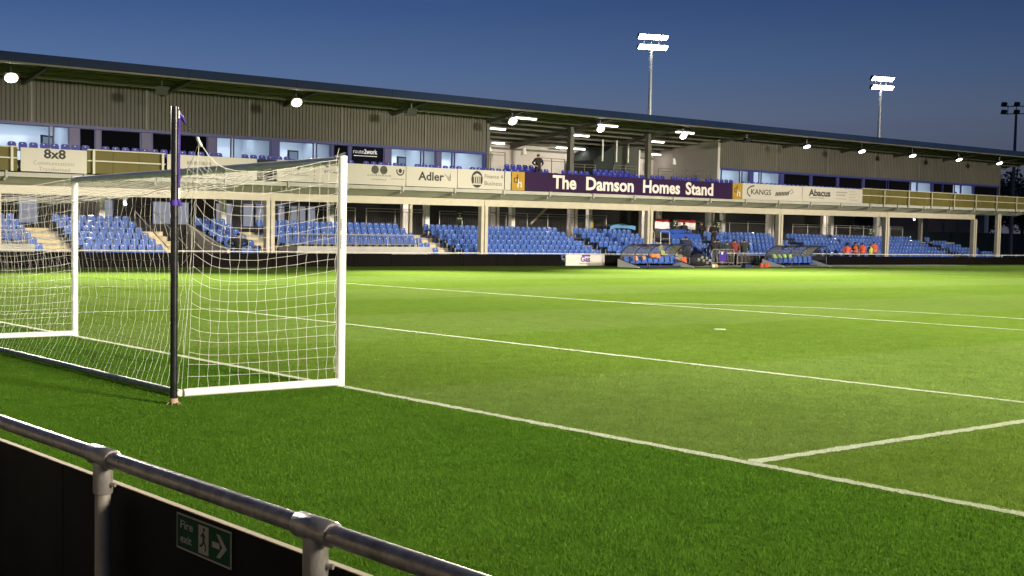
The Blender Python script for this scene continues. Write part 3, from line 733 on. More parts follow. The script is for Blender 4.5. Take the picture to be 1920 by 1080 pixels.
for i in range(9): mk.prism([(64.95+i*.17, TY-.004, p+.30+.01*i), (65.07+i*.17, TY-.004, p+.30+.01*i), (65.17+i*.17, TY-.004, p+.56+.01*i), (65.05+i*.17, TY-.004, p+.56+.01*i)], (0, .003, 0))
mk.path([(66.5, TY-.004, p+.62), (66.8, TY-.004, p+.80), (67.0, TY-.004, p+.62), (66.7, TY-.004, p+.5)], .02, 4)
mk.build('striped_mark', M['ink'], t)
t, p = board(68.02, 75.25, M['signw'], 'pale board with bold dark word and columns of small print')
text('Abacus', t, M['ink'], 68.75, TY, p+.42, w=2.55, h=.46, bold=.035)
mk = MB()
for a, b, q, s in ((68.8, 70.6, .24, .08), (72.0, 73.2, .70, .10), (72.0, 73.1, .50, .10), (72.0, 73.25, .26, .05), (73.6, 74.3, .82, .04), (73.6, 74.5, .62, .04), (73.6, 74.4, .42, .04), (73.6, 74.5, .22, .04)):
    xx = a
    while xx < b: w = random.uniform(.05, .14); mk.box(xx, xx+w, TY-.003, TY, p+q, p+q+s); xx += w+.03
mk.build('small_print', M['ink_soft'], t)['kind'] = 'stuff'

# ---- glazed boxes behind the balcony seats
WZ0, WZ1 = 4.86, 6.66
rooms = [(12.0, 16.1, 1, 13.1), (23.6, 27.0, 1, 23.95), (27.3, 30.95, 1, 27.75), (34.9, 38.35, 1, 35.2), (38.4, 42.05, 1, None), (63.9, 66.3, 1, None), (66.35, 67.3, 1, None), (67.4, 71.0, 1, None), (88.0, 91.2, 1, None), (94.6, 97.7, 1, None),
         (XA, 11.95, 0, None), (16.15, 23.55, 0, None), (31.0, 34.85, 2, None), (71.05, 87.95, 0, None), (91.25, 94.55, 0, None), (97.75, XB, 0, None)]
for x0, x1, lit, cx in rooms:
    m = M['room'] if lit else M['roomdark']  # unlit rooms have their darkness painted in, near black
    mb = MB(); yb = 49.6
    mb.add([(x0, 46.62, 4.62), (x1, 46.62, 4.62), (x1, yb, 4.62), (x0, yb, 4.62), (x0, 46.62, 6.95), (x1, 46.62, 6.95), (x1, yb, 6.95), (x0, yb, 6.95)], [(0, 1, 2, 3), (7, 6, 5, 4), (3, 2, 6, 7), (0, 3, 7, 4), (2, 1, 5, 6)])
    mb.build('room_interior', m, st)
    if lit == 1:
        a = cx if cx else (x0+x1)/2-.5
        MB().box(a, a+min(1.0, x1-x0-.3), 47.4, 48.0, 6.90, 6.94).build('ceiling_light', M['ceil'], st)
        MB().box(x0+.3, x1-.3, 48.6, 48.9, 6.90, 6.94).build('ceiling_light', M['ceil'], st)
def window(x0, x1, glass='glass'):
    f = MB(); w = .06
    f.box(x0, x0+w, 46.52, 46.60, WZ0, WZ1); f.box(x1-w, x1, 46.52, 46.60, WZ0, WZ1); f.box(x0+w, x1-w, 46.52, 46.60, WZ1-.05, WZ1); f.box(x0+w, x1-w, 46.52, 46.60, WZ0, WZ0+.06)
    o = f.build('window', M['frame'], st)
    MB().box(x0+w, x1-w, 46.555, 46.565, WZ0+.06, WZ1-.05).build('pane', M[glass], o)
for a, b in ((12.0, 14.75), (14.9, 15.72), (23.7, 24.62), (24.72, 27.0), (27.5, 29.75), (29.9, 30.85), (34.98, 37.2), (37.35, 38.28), (38.65, 39.55), (39.68, 41.95), (64.1, 66.2), (66.4, 67.2), (67.65, 68.4), (68.58, 70.75), (88.05, 89.0), (88.95+.06, 91.1), (94.72, 95.7), (95.75, 97.6)): window(a, b)
for a, b in ((4, 7.5), (7.6, 11.8), (16.2, 17.05), (17.3, 19.45), (20.05, 23.2), (71.2, 74.4), (74.7, 77.8), (78.1, 81.2), (81.5, 84.6), (84.8, 87.9), (91.4, 92.8), (92.9, 94.5), (97.8, 101.7)): window(a, b, 'tint')
window(31.0, 32.05, 'tint'); window(32.2, 34.5, 'tint')
for a, b, m in ((15.72, 16.2, 'framep'), (17.06, 17.28, 'framep'), (19.47, 20.03, 'framep'), (23.22, 23.68, 'framep'), (27.02, 27.48, 'frame'), (30.87, 30.98, 'frame'), (32.06, 32.18, 'frame'), (34.52, 34.96, 'framep'), (38.3, 38.63, 'framep'), (41.97, 42.1, 'frame'), (67.22, 67.63, 'frame'), (70.77, 71.18, 'frame'), (91.12, 91.38, 'frame'), (97.62, 97.78, 'frame'), (74.42, 74.68, 'frame'), (77.82, 78.08, 'frame'), (81.22, 81.48, 'frame')):
    S('window_pier', M[m], a, b, 46.5, 46.6, WZ0, WZ1)
for x0, x1 in ((XA, 42.1), (63.85, XB)): S('window_apron', M['frame'], x0, x1, 46.5, 46.6, 4.6, 4.855)
tv = thing('glass_lettering', (33.3, 46.5, 6.2), 'white lettering stuck on the dark window of a balcony box', 'sign')
text('route', tv, mat('vinyl_white', (.55, .6, .66), .6), 32.35, 46.515, 6.24, w=.72, h=.24); text('2work', tv, mat('vinyl_bright', (.8, .8, .82), .6), 33.1, 46.515, 6.24, w=.92, h=.26, bold=.02)
mk = MB(); xx = 32.4
while xx < 33.95: w = random.uniform(.05, .12); mk.box(xx, xx+w, 46.51, 46.515, 6.09, 6.13); xx += w+.02
mk.build('small_print', MATS['vinyl_bright'], tv)['kind'] = 'stuff'
# a grey blind sheet behind the lettering
S('window_blind', mat('blind_grey', (.10, .13, .17), .8), 32.25, 34.45, 46.64, 46.66, WZ0, WZ1)
def telly(x, y, z, rot, label):
    t = thing('television', (x, y, z), label, 'television', 'televisions in the glazed boxes')
    b = MB().box(-.42, .42, -.04, .04, -.28, .28).mesh('case', [M['tvb']]); o = bpy.data.objects.new('case', b); col.objects.link(o); o.parent = t
    q = MB().box(-.33, .33, -.052, -.041, -.20, .20).mesh('screen', [M['tvs']]); o = bpy.data.objects.new('screen', q); col.objects.link(o); o.parent = t
    t.rotation_euler = (0, 0, rot)
telly(14.75, 46.95, 5.95, .5, 'television in the leftmost lit box above the board with large digits')
telly(28.75, 47.1, 5.95, .3, 'television in the lit box just left of the near goalpost top')
telly(36.1, 47.0, 5.95, .3, 'television in the lit box above the board with a bird mark')

# ---- lower tier: stepped terrace, aisles, stairs
AIS = [(13.9, 15.6), (25.9, 27.2), (37.7, 39.0), (50.5, 51.8), (57.5, 59.7), (63.2, 64.3), (73.3, 74.5), (92.6, 93.8)]
VOM = (20.0, 23.25)
def lt(X): return -.0042*(X-14)
def zrow(k): return .24+.28*k
def yrow(k): return 44.75+.78*k
segs = [(XA, VOM[0]), (VOM[1], 100.5)]
for a, b in segs:
    for k in range(6):
        y0 = yrow(k)-.30; y1 = yrow(k)+.48 if k < 5 else 49.6
        MB().hexa([(a, y0, -.2), (b, y0, -.2), (b, y1, -.2), (a, y1, -.2)], [(a, y0, zrow(k)+lt(a)), (b, y0, zrow(k)+lt(b)), (b, y1, zrow(k)+lt(b)), (a, y1, zrow(k)+lt(a))]).build('terrace_step', M['conc'], st)
for a, b in AIS:
    mb = MB(); m2 = MB()
    for k in range(6):
        z = zrow(k)+lt(a)
        for h in (0, 1):
            y0 = yrow(k)-.29+h*.39; zz = z+.008+h*.14
            mb.box(a+.08, b-.08, y0, y0+.385, z+.004, zz)
            m2.box(a+.08, b-.08, y0-.004, y0+.06, zz-.085, zz+.004)
    mb.build('aisle_stairs', mat('aisle_concrete', (.60, .50, .32), .9, noise=.25, nscale=3), st); m2.build('stair_nosing', M['step'], st)
# mouth of the stairway and its rendered flank wall
MB().prism([(23.26, 44.5, 0), (23.26, 49.0, 0), (23.26, 49.0, 2.12), (23.26, 44.5, .82)], (.16, 0, 0)).build('flank_wall', M['beige'], st)
MB().prism([(VOM[0]-.02, 44.5, 0), (VOM[0]-.02, 49.0, 0), (VOM[0]-.02, 49.0, 2.0), (VOM[0]-.02, 44.5, .7)], (-.12, 0, 0)).build('flank_wall', M['conc'], st)
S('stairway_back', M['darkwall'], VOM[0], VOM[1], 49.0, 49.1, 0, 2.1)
mb = MB()
for k in range(7): mb.box(VOM[0]+.02, VOM[0]+1.2, 44.9+.45*k, 45.35+.45*k, 0, .25+.24*k)
mb.build('aisle_stairs', MATS['aisle_concrete'], st)
for xx in (20.1, 21.2): MB().path([(xx, 44.8, .9), (xx, 48.6, 2.75), (xx, 48.6, 1.6)], .03, 6).build('stair_rail', M['mesh_grey'], st)
# wheelchair platforms
def platform(x0, x1):
    t = thing('viewing_platform', ((x0+x1)/2, 45.4, 0), f"raised pale viewing platform with railing {'in front of the far left seats' if x0 < 20 else 'right of the near goalpost, below blue seats'}", 'platform', 'viewing platforms')
    MB().box(x0, x1, 44.45, 46.3, .0, 1.02).build('deck', M['beige'], t)
    MB().box(x0, x1, 44.38, 44.445, .70, 1.04).build('deck_edge', M['slab'], t)
    n = int((x1-x0)/2.0)
    for i in range(n+1):
        X = x0+.1+(x1-x0-.2)*i/n; MB().path([(X, 45.5, 1.02), (X, 45.5, 1.68)], .025, 6).build('post', M['mesh_grey'], t)
    MB().path([(x0+.1, 45.5, 1.68), (x1-.1, 45.5, 1.68)], .028, 6).build('rail', M['mesh_grey'], t)
    MB().path([(x0+.1, 45.5, 1.15), (x1-.1, 45.5, 1.15)], .018, 6).build('rail', M['mesh_grey'], t)
    b = MB(); X = x0+.2
    while X < x1-.2: b.path([(X, 45.5, 1.15), (X, 45.5, 1.68)], .006, 4); X += .12
    o = b.build('infill_bars', M['mesh_grey'], t); o['kind'] = 'stuff'
platform(27.4, 36.4); platform(3.0, 13.2)
# concourse behind the seats
S('concourse_floor', M['conc'], XA, 100.5, 49.6, 56, 1.62, 1.72)
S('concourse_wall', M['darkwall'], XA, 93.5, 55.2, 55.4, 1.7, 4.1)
S('concourse_ceiling', M['slab'], XA, 100.6, 44.35, 56, 4.26, 4.36)
for X in (4.5, 11.7, 18.9, 26.1, 33.3, 40.46, 47.6, 54.7, 61.8, 68.9, 75.7, 82.6, 89.5): S('inner_column', mat('inner_column_pale', (.80, .76, .70), .6), X-.16, X+.16, 50, 50.3, 1.6, 4.1)
for X in (19.2, 26.3, 33.9, 41.4, 48.9, 56.4, 63.9, 71.5, 79.1, 86.6):
    S('rear_column', mat('rear_column_grey', (.66, .60, .56), .6), X-.3, X+.12, 53.4, 53.7, 1.6, 4.1); S('rear_column', M['cream'], X+.26, X+.48, 53.4, 53.7, 1.6, 4.1)
S('end_column', M['postpaint'], 95.7, 95.95, 50, 50.3, 0, 4.1)
for (a, za), (b, zb) in (((49.6, 2.55), (51.6, 4.1)), ((89.2, 2.5), (90.6, 4.1))): MB().path([(a, 50.5, za), (b, 50.5, zb)], .07, 8).build('brace', M['cream'], st, 40)
for a, b in ((20.15, 20.85), (23.2, 24.35), (24.45, 25.5), (27.2, 28.3), (29.0, 29.75), (29.85, 30.6), (31.4, 31.9), (32.3, 32.8), (32.9, 33.4), (33.5, 34.1), (15.5, 16.6)):
    o = MB().box(a, b, 53.0, 53.05, 2.05, 3.42).build('lit_window', M['frame'], st); MB().box(a+.05, b-.05, 52.985, 52.998, 2.1, 3.37).build('pane', M['litpane'], o)
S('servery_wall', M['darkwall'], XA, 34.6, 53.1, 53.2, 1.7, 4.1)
def railing(x0, x1, y, zf, h, label, step=1.75, infill=True):
    t = thing('railing', ((x0+x1)/2, y, zf), label, 'railing', 'railings at the back of the lower seats')
    n = max(1, int((x1-x0)/step))
    for i in range(n+1):
        X = x0+(x1-x0)*i/n; MB().path([(X, y, zf), (X, y, zf+h)], .028, 6).build('post', M['mesh_grey'], t)
    for q in (h, h-.16): MB().path([(x0, y, zf+q), (x1, y, zf+q)], .022, 6).build('rail', M['mesh_grey'], t)
    if infill:
        b = MB(); X = x0+.08
        while X < x1: b.path([(X, y, zf+.1), (X, y, zf+h-.16)], .007, 3, cap=False); X += .13
        o = b.build('infill_bars', mat('infill_dark', (.13, .12, .11), .6), t); o['kind'] = 'stuff'
railing(35.6, 39.9, 49.75, 1.70, 1.56, 'grey railing behind the seats right of the near goalpost')
railing(41.2, 56.0, 49.75, 1.70, 1.52, 'long grey railing behind the middle block of lower seats')
railing(64.9, 73.6, 49.75, 1.66, 1.46, 'grey railing behind the seats left of the second dugout')
railing(77.0, 92.4, 49.75, 1.60, 1.38, 'grey railing behind the seats nearest the right end')
railing(28.0, 34.8, 49.75, 1.70, 1.56, 'grey railing in front of pale lit windows behind the goal side net')
for X, Y, w in ((45.9, 51, 'left'), (55.9, 51, 'right')):
    q = MB().box(X-.12, X+.12, Y, Y+.24, 1.7, 3.12); X = X
    tag(q.build('yellow_post', M['yellow']), f"yellow post in the dark concourse, {'left' if w == 'left' else 'right'} of the two", 'post', 'yellow posts in the concourse')
def exit_sign(x, y, z, label):
    t = thing('exit_sign', (x, y, z), label, 'sign', 'dark green exit signs')
    MB().box(x-.27, x+.27, y-.02, y+.02, z-.30, z+.30).build('plate', M['green_dark'], t)
    mk = MB().box(x-.16, x-.02, y-.026, y-.021, z+.12, z+.18).box(x+.04, x+.18, y-.026, y-.021, z+.12, z+.18).box(x-.04, x+.05, y-.026, y-.021, z-.06, z+.08).box(x-.17, x-.02, y-.026, y-.021, z-.2, z-.13).box(x+.05, x+.19, y-.026, y-.021, z-.2, z-.13)
    mk.build('symbol', mat('sign_yellow_white', (.6, .6, .35), .6), t)
exit_sign(42.6, 49.5, 2.95, 'dark green exit sign above the seats near the goalpost')
exit_sign(61.9, 48.7, 2.82, 'dark green exit sign in front of the red and white flag')
exit_sign(67.4, 49.3, 2.80, 'dark green exit sign right of the standing flag holders')
exit_sign(86.9, 49.3, 2.55, 'dark green exit sign beside the column near the right end')

W0 = 'first second third fourth fifth sixth seventh eighth'.split()
for X, Y, Z, w in ((20.9, 51.5, 3.15, 'small bright lamp in the concourse between black pole and far goalpost'), (97.9, 52, 3.75, 'small bright lamp under the balcony past the right end of the seats')):
    t = thing('bulkhead_lamp', (X, Y, Z), w, 'lamp'); MB().ell((X, Y, Z), .07, 0, 8, 6).build('bulb', M['tube'], t); MB().box(X-.09, X+.09, Y+.05, Y+.09, Z-.09, Z+.5).build('bracket', M['lampbody'], t)
    d = bpy.data.lights.new('bulkhead_light', 'POINT'); d.energy = 60; d.color = (1, .92, .8); d.shadow_soft_size = .08; o = bpy.data.objects.new('bulkhead_light', d); o.location = (X, Y-.15, Z); col.objects.link(o)
for i in range(8):  # added fill lamps, hidden by the beam, to brighten the concourse
    X = 8+11.2*i; t = thing('concourse_fill_lamp', (X, 51.8, 4.1), f"{W0[i]} added unseen fill lamp from the left on the concourse ceiling", 'lamp', 'added fill lamps on the concourse ceiling')
    MB().ell((X, 51.8, 4.18), (.16, .16, .08), 0, 10, 6).build('globe', M['tube'], t)
    d = bpy.data.lights.new('concourse_fill_light', 'POINT'); d.energy = 170; d.color = (1, .93, .82); d.shadow_soft_size = .15; o = bpy.data.objects.new('concourse_fill_light', d); o.location = (X, 51.8, 4.0); col.objects.link(o)
# ---- seats
sm = MB()
pr = [(-.20, .43), (.10, .42), (.165, .45), (.215, .82), (.185, .84), (.12, .49), (.08, .47), (-.19, .475)]
def seat_shell(b, pan_tip=0.0):
    W = .195
    b.prism([(-W, -.20, .43+pan_tip), (-W, -.18, .475+pan_tip), (-W, .09, .465), (-W, .10, .42)], (2*W, 0, 0))
    out = [(-W, .0), (-W, .30), (-W+.02, .36), (-W+.07, .395), (W-.07, .395), (W-.02, .36), (W, .30), (W, .0)]
    def at(x, h, d): return (x, .115+.20*h-d, .44+h)
    f = [at(x, h, .0) for x, h in out]; k = [at(x, h, -.035) for x, h in out]; n = len(out)
    b.add(f+k, [tuple(range(n))[::-1], tuple(range(n, 2*n))]+[(i, (i+1) % n, (i+1) % n+n, i+n) for i in range(n)])
    b.prism([at(-W*.7, .385, .012), at(W*.7, .385, .012), at(W*.7, .40, -.045), at(-W*.7, .40, -.045)], (0, 0, .012))
seat_shell(sm); sm.box(-.03, .03, .02, .10, 0, .425)
sm.add([(-.06, .115+.20*.31-.0365, .75), (-.005, .115+.20*.31-.0365, .75), (-.005, .115+.20*.345-.0365, .785), (-.06, .115+.20*.345-.0365, .785)], [(0, 1, 2, 3)], 1)  # white tag on each seat back, painting in a glint
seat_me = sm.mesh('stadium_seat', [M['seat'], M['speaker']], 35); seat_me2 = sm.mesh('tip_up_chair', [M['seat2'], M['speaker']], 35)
AN = ['', '', '', '']
def block(X):
    for i, (a, b) in enumerate(((XA, 13.9), (15.6, 20.0), (23.25, 25.9), (27.2, 37.7), (39.0, 50.5), (51.8, 57.5), (59.7, 63.2), (64.3, 73.3), (74.5, 92.6), (93.8, 100.2))):
        if a+.2 <= X <= b-.2: return i
    return None
BN = ['left of the far left stairs', 'behind the far goalpost', 'right of the flank wall', 'right of the near goalpost', 'right of the second column', 'left of the flag', 'below the flag', 'left of the second dugout', 'behind the stewards', 'at the right end']
ON = ['front', 'second', 'third', 'fourth', 'fifth', 'back']
lst = []
for k in range(6):
    X = XA+.3
    while X < 100.2-(5-k)*0:
        i = block(X)
        ok = i is not None
        if ok and k < 2 and (27.2 < X < 36.6 or X < 13.3): ok = False
        if ok and i == 6 and k >= 4: ok = False
        if ok and X > 93.8 and k > 5-int((X-93.8)/1.3): ok = False
        if ok: lst.append((X, yrow(k), zrow(k)+lt(X), k, i))
        X += .47
W1 = 'first second third fourth fifth sixth seventh eighth ninth tenth eleventh twelfth thirteenth fourteenth fifteenth sixteenth seventeenth eighteenth nineteenth'.split()
def nth(n):
    if n < 20: return W1[n-1]
    t, u = divmod(n, 10); tens = {2: 'twent', 3: 'thirt', 4: 'fort', 5: 'fift'}[t]
    return tens+'ieth' if u == 0 else tens+'y-'+W1[u-1]
cnt = {}; ordn = {}
for q in sorted(lst):
    key_ = (q[3], q[4]); cnt[key_] = cnt.get(key_, 0)+1; ordn[(q[0], q[3])] = cnt[key_]
lst.sort(key=lambda q: (Vector(q[:3])-CAM).length + (40 if q[0] < 9.6 else 0))
for X, Y, Z, k, i in lst[:290]:
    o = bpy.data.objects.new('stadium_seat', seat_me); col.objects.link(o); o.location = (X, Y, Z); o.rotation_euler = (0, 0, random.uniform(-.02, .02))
    tag(o, f"{nth(ordn[(X, k)])} seat from the left, {ON[k]} row, block {BN[i]}", 'seat', 'blue seats in the lower tier')
def joined(name, items, me, m, label):
    v = np.empty(len(me.vertices)*3, np.float32); me.vertices.foreach_get('co', v); v = v.reshape(-1, 3); fs = [tuple(p.vertices) for p in me.polygons]
    mb = MB()
    mi = [p.material_index for p in me.polygons]
    for X, Y, Z in items:
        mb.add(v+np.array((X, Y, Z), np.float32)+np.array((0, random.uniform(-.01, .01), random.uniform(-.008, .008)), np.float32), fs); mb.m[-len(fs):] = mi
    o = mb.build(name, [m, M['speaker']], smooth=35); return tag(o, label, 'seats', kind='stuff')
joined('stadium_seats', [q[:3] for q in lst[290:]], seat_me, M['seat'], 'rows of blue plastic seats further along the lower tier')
# balcony seats
gaps = [(10.9, 11.6), (15.5, 16.3), (22.5, 23.6), (26.9, 27.6), (30.9, 31.1), (34.4, 34.9), (38.2, 38.7)]
bl = []
X = 8.0
while X < 100.3:
    inop = 42.6 < X < 63.4
    if inop:
        if not any(a < X < b for a, b in ((45.9, 47.0), (49.0, 50.0), (54.3, 55.0), (56.3, 56.9), (59.5, 60.4))):
            bl.append((X, 43.75, 4.72)); bl.append((X, 44.6, 4.98))
            if (42.6 < X < 45.6) or (50.0 < X < 54): bl.append((X, 45.4, 5.22))
    elif not any(a < X < b for a, b in gaps): bl.append((X, 43.85, 4.80+(.05 if X > 63 else 0)))
    X += .50
def sect(X):
    for b, n in ((15.2, 'above the large digits board'), (23.6, 'below the unlit boxes by the black pole'), (29.2, 'below lit boxes left of near goalpost'), (33.1, 'above the two round emblems'), (36.7, 'above the board with bird mark'), (42.4, 'above the portico emblem'), (49, 'around the balcony person'), (56.4, 'above the purple board, middle'), (63.6, 'above the purple board, right end'), (68, 'above the crescent arc board'), (75.3, 'right of the crescent arc board')):
        if X < b: return n
    return 'above the olive parapet'
bord = {}
for q in sorted(bl):
    key_ = (sect(q[0]), 0 if q[1] < 44.2 else round(q[1], 1)); cnt[key_] = cnt.get(key_, 0)+1; bord[q] = cnt[key_]
bl.sort(key=lambda q: (Vector(q)-CAM).length)
for X, Y, Z in bl[:285]:
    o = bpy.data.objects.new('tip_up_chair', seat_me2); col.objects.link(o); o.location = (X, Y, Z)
    row = 0 if Y < 44.2 else 1 if Y < 45 else 2
    tag(o, f"{nth(bord[(X, Y, Z)])} dark blue seat from left, {('front', 'second', 'third')[row]} row, {sect(X)}", 'seat', 'balcony seats')
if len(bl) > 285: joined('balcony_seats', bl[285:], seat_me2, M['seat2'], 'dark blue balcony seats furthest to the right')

# ---- lamps under the roof and in the open bay
LX = [11.77, 19.1, 26.66, 34.1, 41.48, 48.73, 56.36, 62.9, 69.59, 76.31, 83.05, 89.75, 96.06]
UN = (19.1, 34.1, 62.9)
where = {11.77: 'at the far left above the board with large digits', 19.1: 'left of the black pole', 26.66: 'above the lit boxes left of the near goalpost', 34.1: 'above the board with a bird mark', 41.48: 'at the left of the open bay', 48.73: 'at the middle of the open bay', 56.36: 'at the right of the open bay', 62.9: 'at the corner of the right cladding', 69.59: 'first of the five on the right cladding', 76.31: 'second of the five on the right cladding', 83.05: 'third of the five on the right cladding', 89.75: 'fourth of the five on the right cladding', 96.06: 'last lamp at the right end of the roof'}
for X in LX:
    lit = X not in UN
    t = thing('roof_floodlight', (X, 43.5, 8.4), f"{'lit' if lit else 'unlit dark'} floodlight under the roof edge {where[X]}", 'floodlight', 'floodlights under the roof edge')
    MB().path([(X, 43.5, 8.62), (X, 43.5, 9.2)], .04, 6).build('bracket', M['lampbody'], t)
    hot = X < 60; s = .33 if hot else .30; an = R(58 if hot else 24); hl = .23 if hot else .22
    c, q = math.cos(an), math.sin(an)
    def LP(u, v, w): return (X+u, 43.45-v*c-w*q, 8.40+v*q-w*c)     # u along, v across the lens, w out of the lens
    MB().hexa([LP(-s, -hl, 0), LP(s, -hl, 0), LP(s, hl, 0), LP(-s, hl, 0)], [LP(-s*.7, -hl*.6, -.2), LP(s*.7, -hl*.6, -.2), LP(s*.7, hl*.6, -.2), LP(-s*.7, hl*.6, -.2)]).build('housing', M['lampbody'], t)
    if lit:
        pts = [LP(s*.94*math.cos(k*math.pi/10)*(1 if hot else 1), hl*.94*math.sin(k*math.pi/10), .012) for k in range(20)]
        MB().prism(pts, Vector(LP(0, 0, .03))-Vector(LP(0, 0, .0))).build('lens', M['lamp_roof'] if hot else M['lamp_far'], t)
        d = bpy.data.lights.new('roof_lamp_beam', 'SPOT'); d.energy = (95000 if X < 45 else 55000 if X < 52 else 32000) if hot else 5000; d.color = (1, .91, .77); d.spot_size = R(88); d.spot_blend = 1.0; d.shadow_soft_size = .2
        o = bpy.data.objects.new('roof_lamp_beam', d); o.location = (X, 43.1, 8.2); o.rotation_euler = (R(-79 if hot else -62), 0, 0); col.objects.link(o)
def strip_light(x0, x1, y, z, label):
    t = thing('strip_light', ((x0+x1)/2, y, z), label, 'lamp', 'strip lights in the open bay')
    MB().box(x0, x1, y-.11, y+.11, z, z+.06).build('housing', M['speaker'], t); MB().box(x0+.03, x1-.03, y-.08, y+.08, z-.05, z-.002).build('tube', M['tube'], t)
for x0, x1, y, w in ((42.6, 44.3, 44.5, 'front row, left of the three'), (49.6, 51.3, 44.5, 'front row, middle of the three'), (56.9, 58.6, 44.5, 'front row, right of the three'), (43.0, 44.6, 47.6, 'second row, left of the three'), (50.3, 51.9, 47.6, 'second row, middle of the three'), (57.6, 59.2, 47.6, 'second row, right of the three'), (46.9, 47.9, 51.4, 'back row, leftmost'), (52.7, 53.9, 51.4, 'back row, second from left'), (54.3, 55.4, 51.4, 'back row, third from left'), (61.8, 63.2, 51.4, 'back row, rightmost')):
    strip_light(x0, x1, y, zr(y)-.34, f"glowing strip light under the roof of the open bay, {w}")
for X, Y, Z, w in ((44.55, 49, 7.1, 'left of the person on the balcony, leftmost'), (47.5, 49, 7.2, 'just left of the person on the balcony'), (61.9, 49, 7.2, 'at the right of the open bay')):
    t = thing('pendant_speaker', (X, Y, Z), f"pale hanging speaker {w}", 'speaker', 'hanging speakers in the open bay')
    MB().path([(X, Y, Z-.22), (X, Y, Z+.22)], [.20, .10], 10).build('horn', M['speaker'], t, 40); MB().path([(X, Y, Z+.22), (X, Y, zr(Y)-.02)], .012, 4).build('cable', M['lampbody'], t)
def upper_rail(x0, x1, y, z0, z1, label):
    t = thing('balcony_railing', ((x0+x1)/2, y, z0), label, 'railing', 'railings in the open bay')
    n = max(1, round((x1-x0)/1.15))
    for i in range(n+1): X = x0+(x1-x0)*i/n; MB().path([(X, y, z0), (X, y, z1)], .03, 6).build('post', M['roofsteel'], t)
    for q in (z1, z1-.17): MB().path([(x0, y, q), (x1, y, q)], .022, 6).build('rail', M['roofsteel'], t)
upper_rail(42.6, 45.0, 48.0, 4.85, 6.95, 'railing at the left end of the open bay'); upper_rail(47.3, 49.6, 47.4, 4.85, 6.72, 'railing right of the person on the balcony')
upper_rail(50.2, 52.2, 47.2, 4.85, 6.45, 'railing right of the first dark upper column'); upper_rail(53.6, 55.8, 46.9, 4.85, 6.5, 'railing in front of the dark stair enclosure'); upper_rail(58.3, 59.9, 47.2, 4.85, 6.5, 'railing right of the second dark upper column'); upper_rail(61.0, 63.3, 47.0, 4.85, 6.45, 'railing at the right end of the open bay')

# ---- perimeter boards and rail by the far touchline
def hy(X): return 43.0-.030*(X-20)
ho = thing('perimeter_boards', (55, hy(55), 0), 'run of black boards along the far touchline below the seats', 'hoarding')
X = 3.0
while X < 118:
    x1 = X+2.42
    if not (54.0 < X+1.2 < 58.2) and not (44.9 < X+1.2 < 48.1):
        h = .66-.0012*(X-40)+random.uniform(-.01, .01)
        MB().hexa([(X, hy(X), 0), (x1, hy(x1), 0), (x1, hy(x1)+.05, 0), (X, hy(X)+.05, 0)], [(X, hy(X)+.02, h), (x1, hy(x1)+.02, h), (x1, hy(x1)+.06, h), (X, hy(X)+.06, h)]).build('panel', M['hoard'], ho)
    X += 2.44
gs = thing('advertising_board', (46.3, 42.1, 0), 'white advertising board with purple lettering among the black boards', 'sign')
MB().hexa([(44.75, 42.14, .01), (48.0, 42.14, .01), (48.0, 42.19, .01), (44.75, 42.19, .01)], [(44.75, 42.16, .68), (48.0, 42.16, .68), (48.0, 42.21, .68), (44.75, 42.21, .68)]).build('panel', mat('board_white', (.66, .62, .56), .55, noise=.06, nscale=2), gs)
text('Gas', gs, mat('purple_ink', (.16, .08, .30), .6), 45.95, 42.13, .25, w=.80, h=.32, bold=.03)
MB().box(46.05, 46.75, 42.125, 42.135, .565, .655).build('purple_bar', M['purple'], gs)
mk = MB()
for i in range(12): mk.box(45.85+i*.08, 45.9+i*.08, 42.13, 42.135, .09, .16)
mk.build('small_print', M['ink_soft'], gs)['kind'] = 'stuff'
pr_ = thing('perimeter_rail', (60, hy(60)+.4, 0), 'white tube rail with pale clamps above the black boards', 'railing')
def prail(x0, x1):
    MB().path([(x0, hy(x0)+.3, .80), (x1, hy(x1)+.3, .70)], .03, 8).build('rail', M['white'], pr_, 40)
    X = x0+.4
    while X < x1:
        z = .80-.10*(X-x0)/(x1-x0); MB().path([(X, hy(X)+.3, 0), (X, hy(X)+.3, z)], .025, 6).build('post', M['mesh_grey'], pr_); MB().path([(X-.06, hy(X)+.3, z), (X+.06, hy(X)+.3, z)], .045, 8).build('clamp', M['white'], pr_); X += 2.1
prail(3, 53.8); prail(58.6, 118)

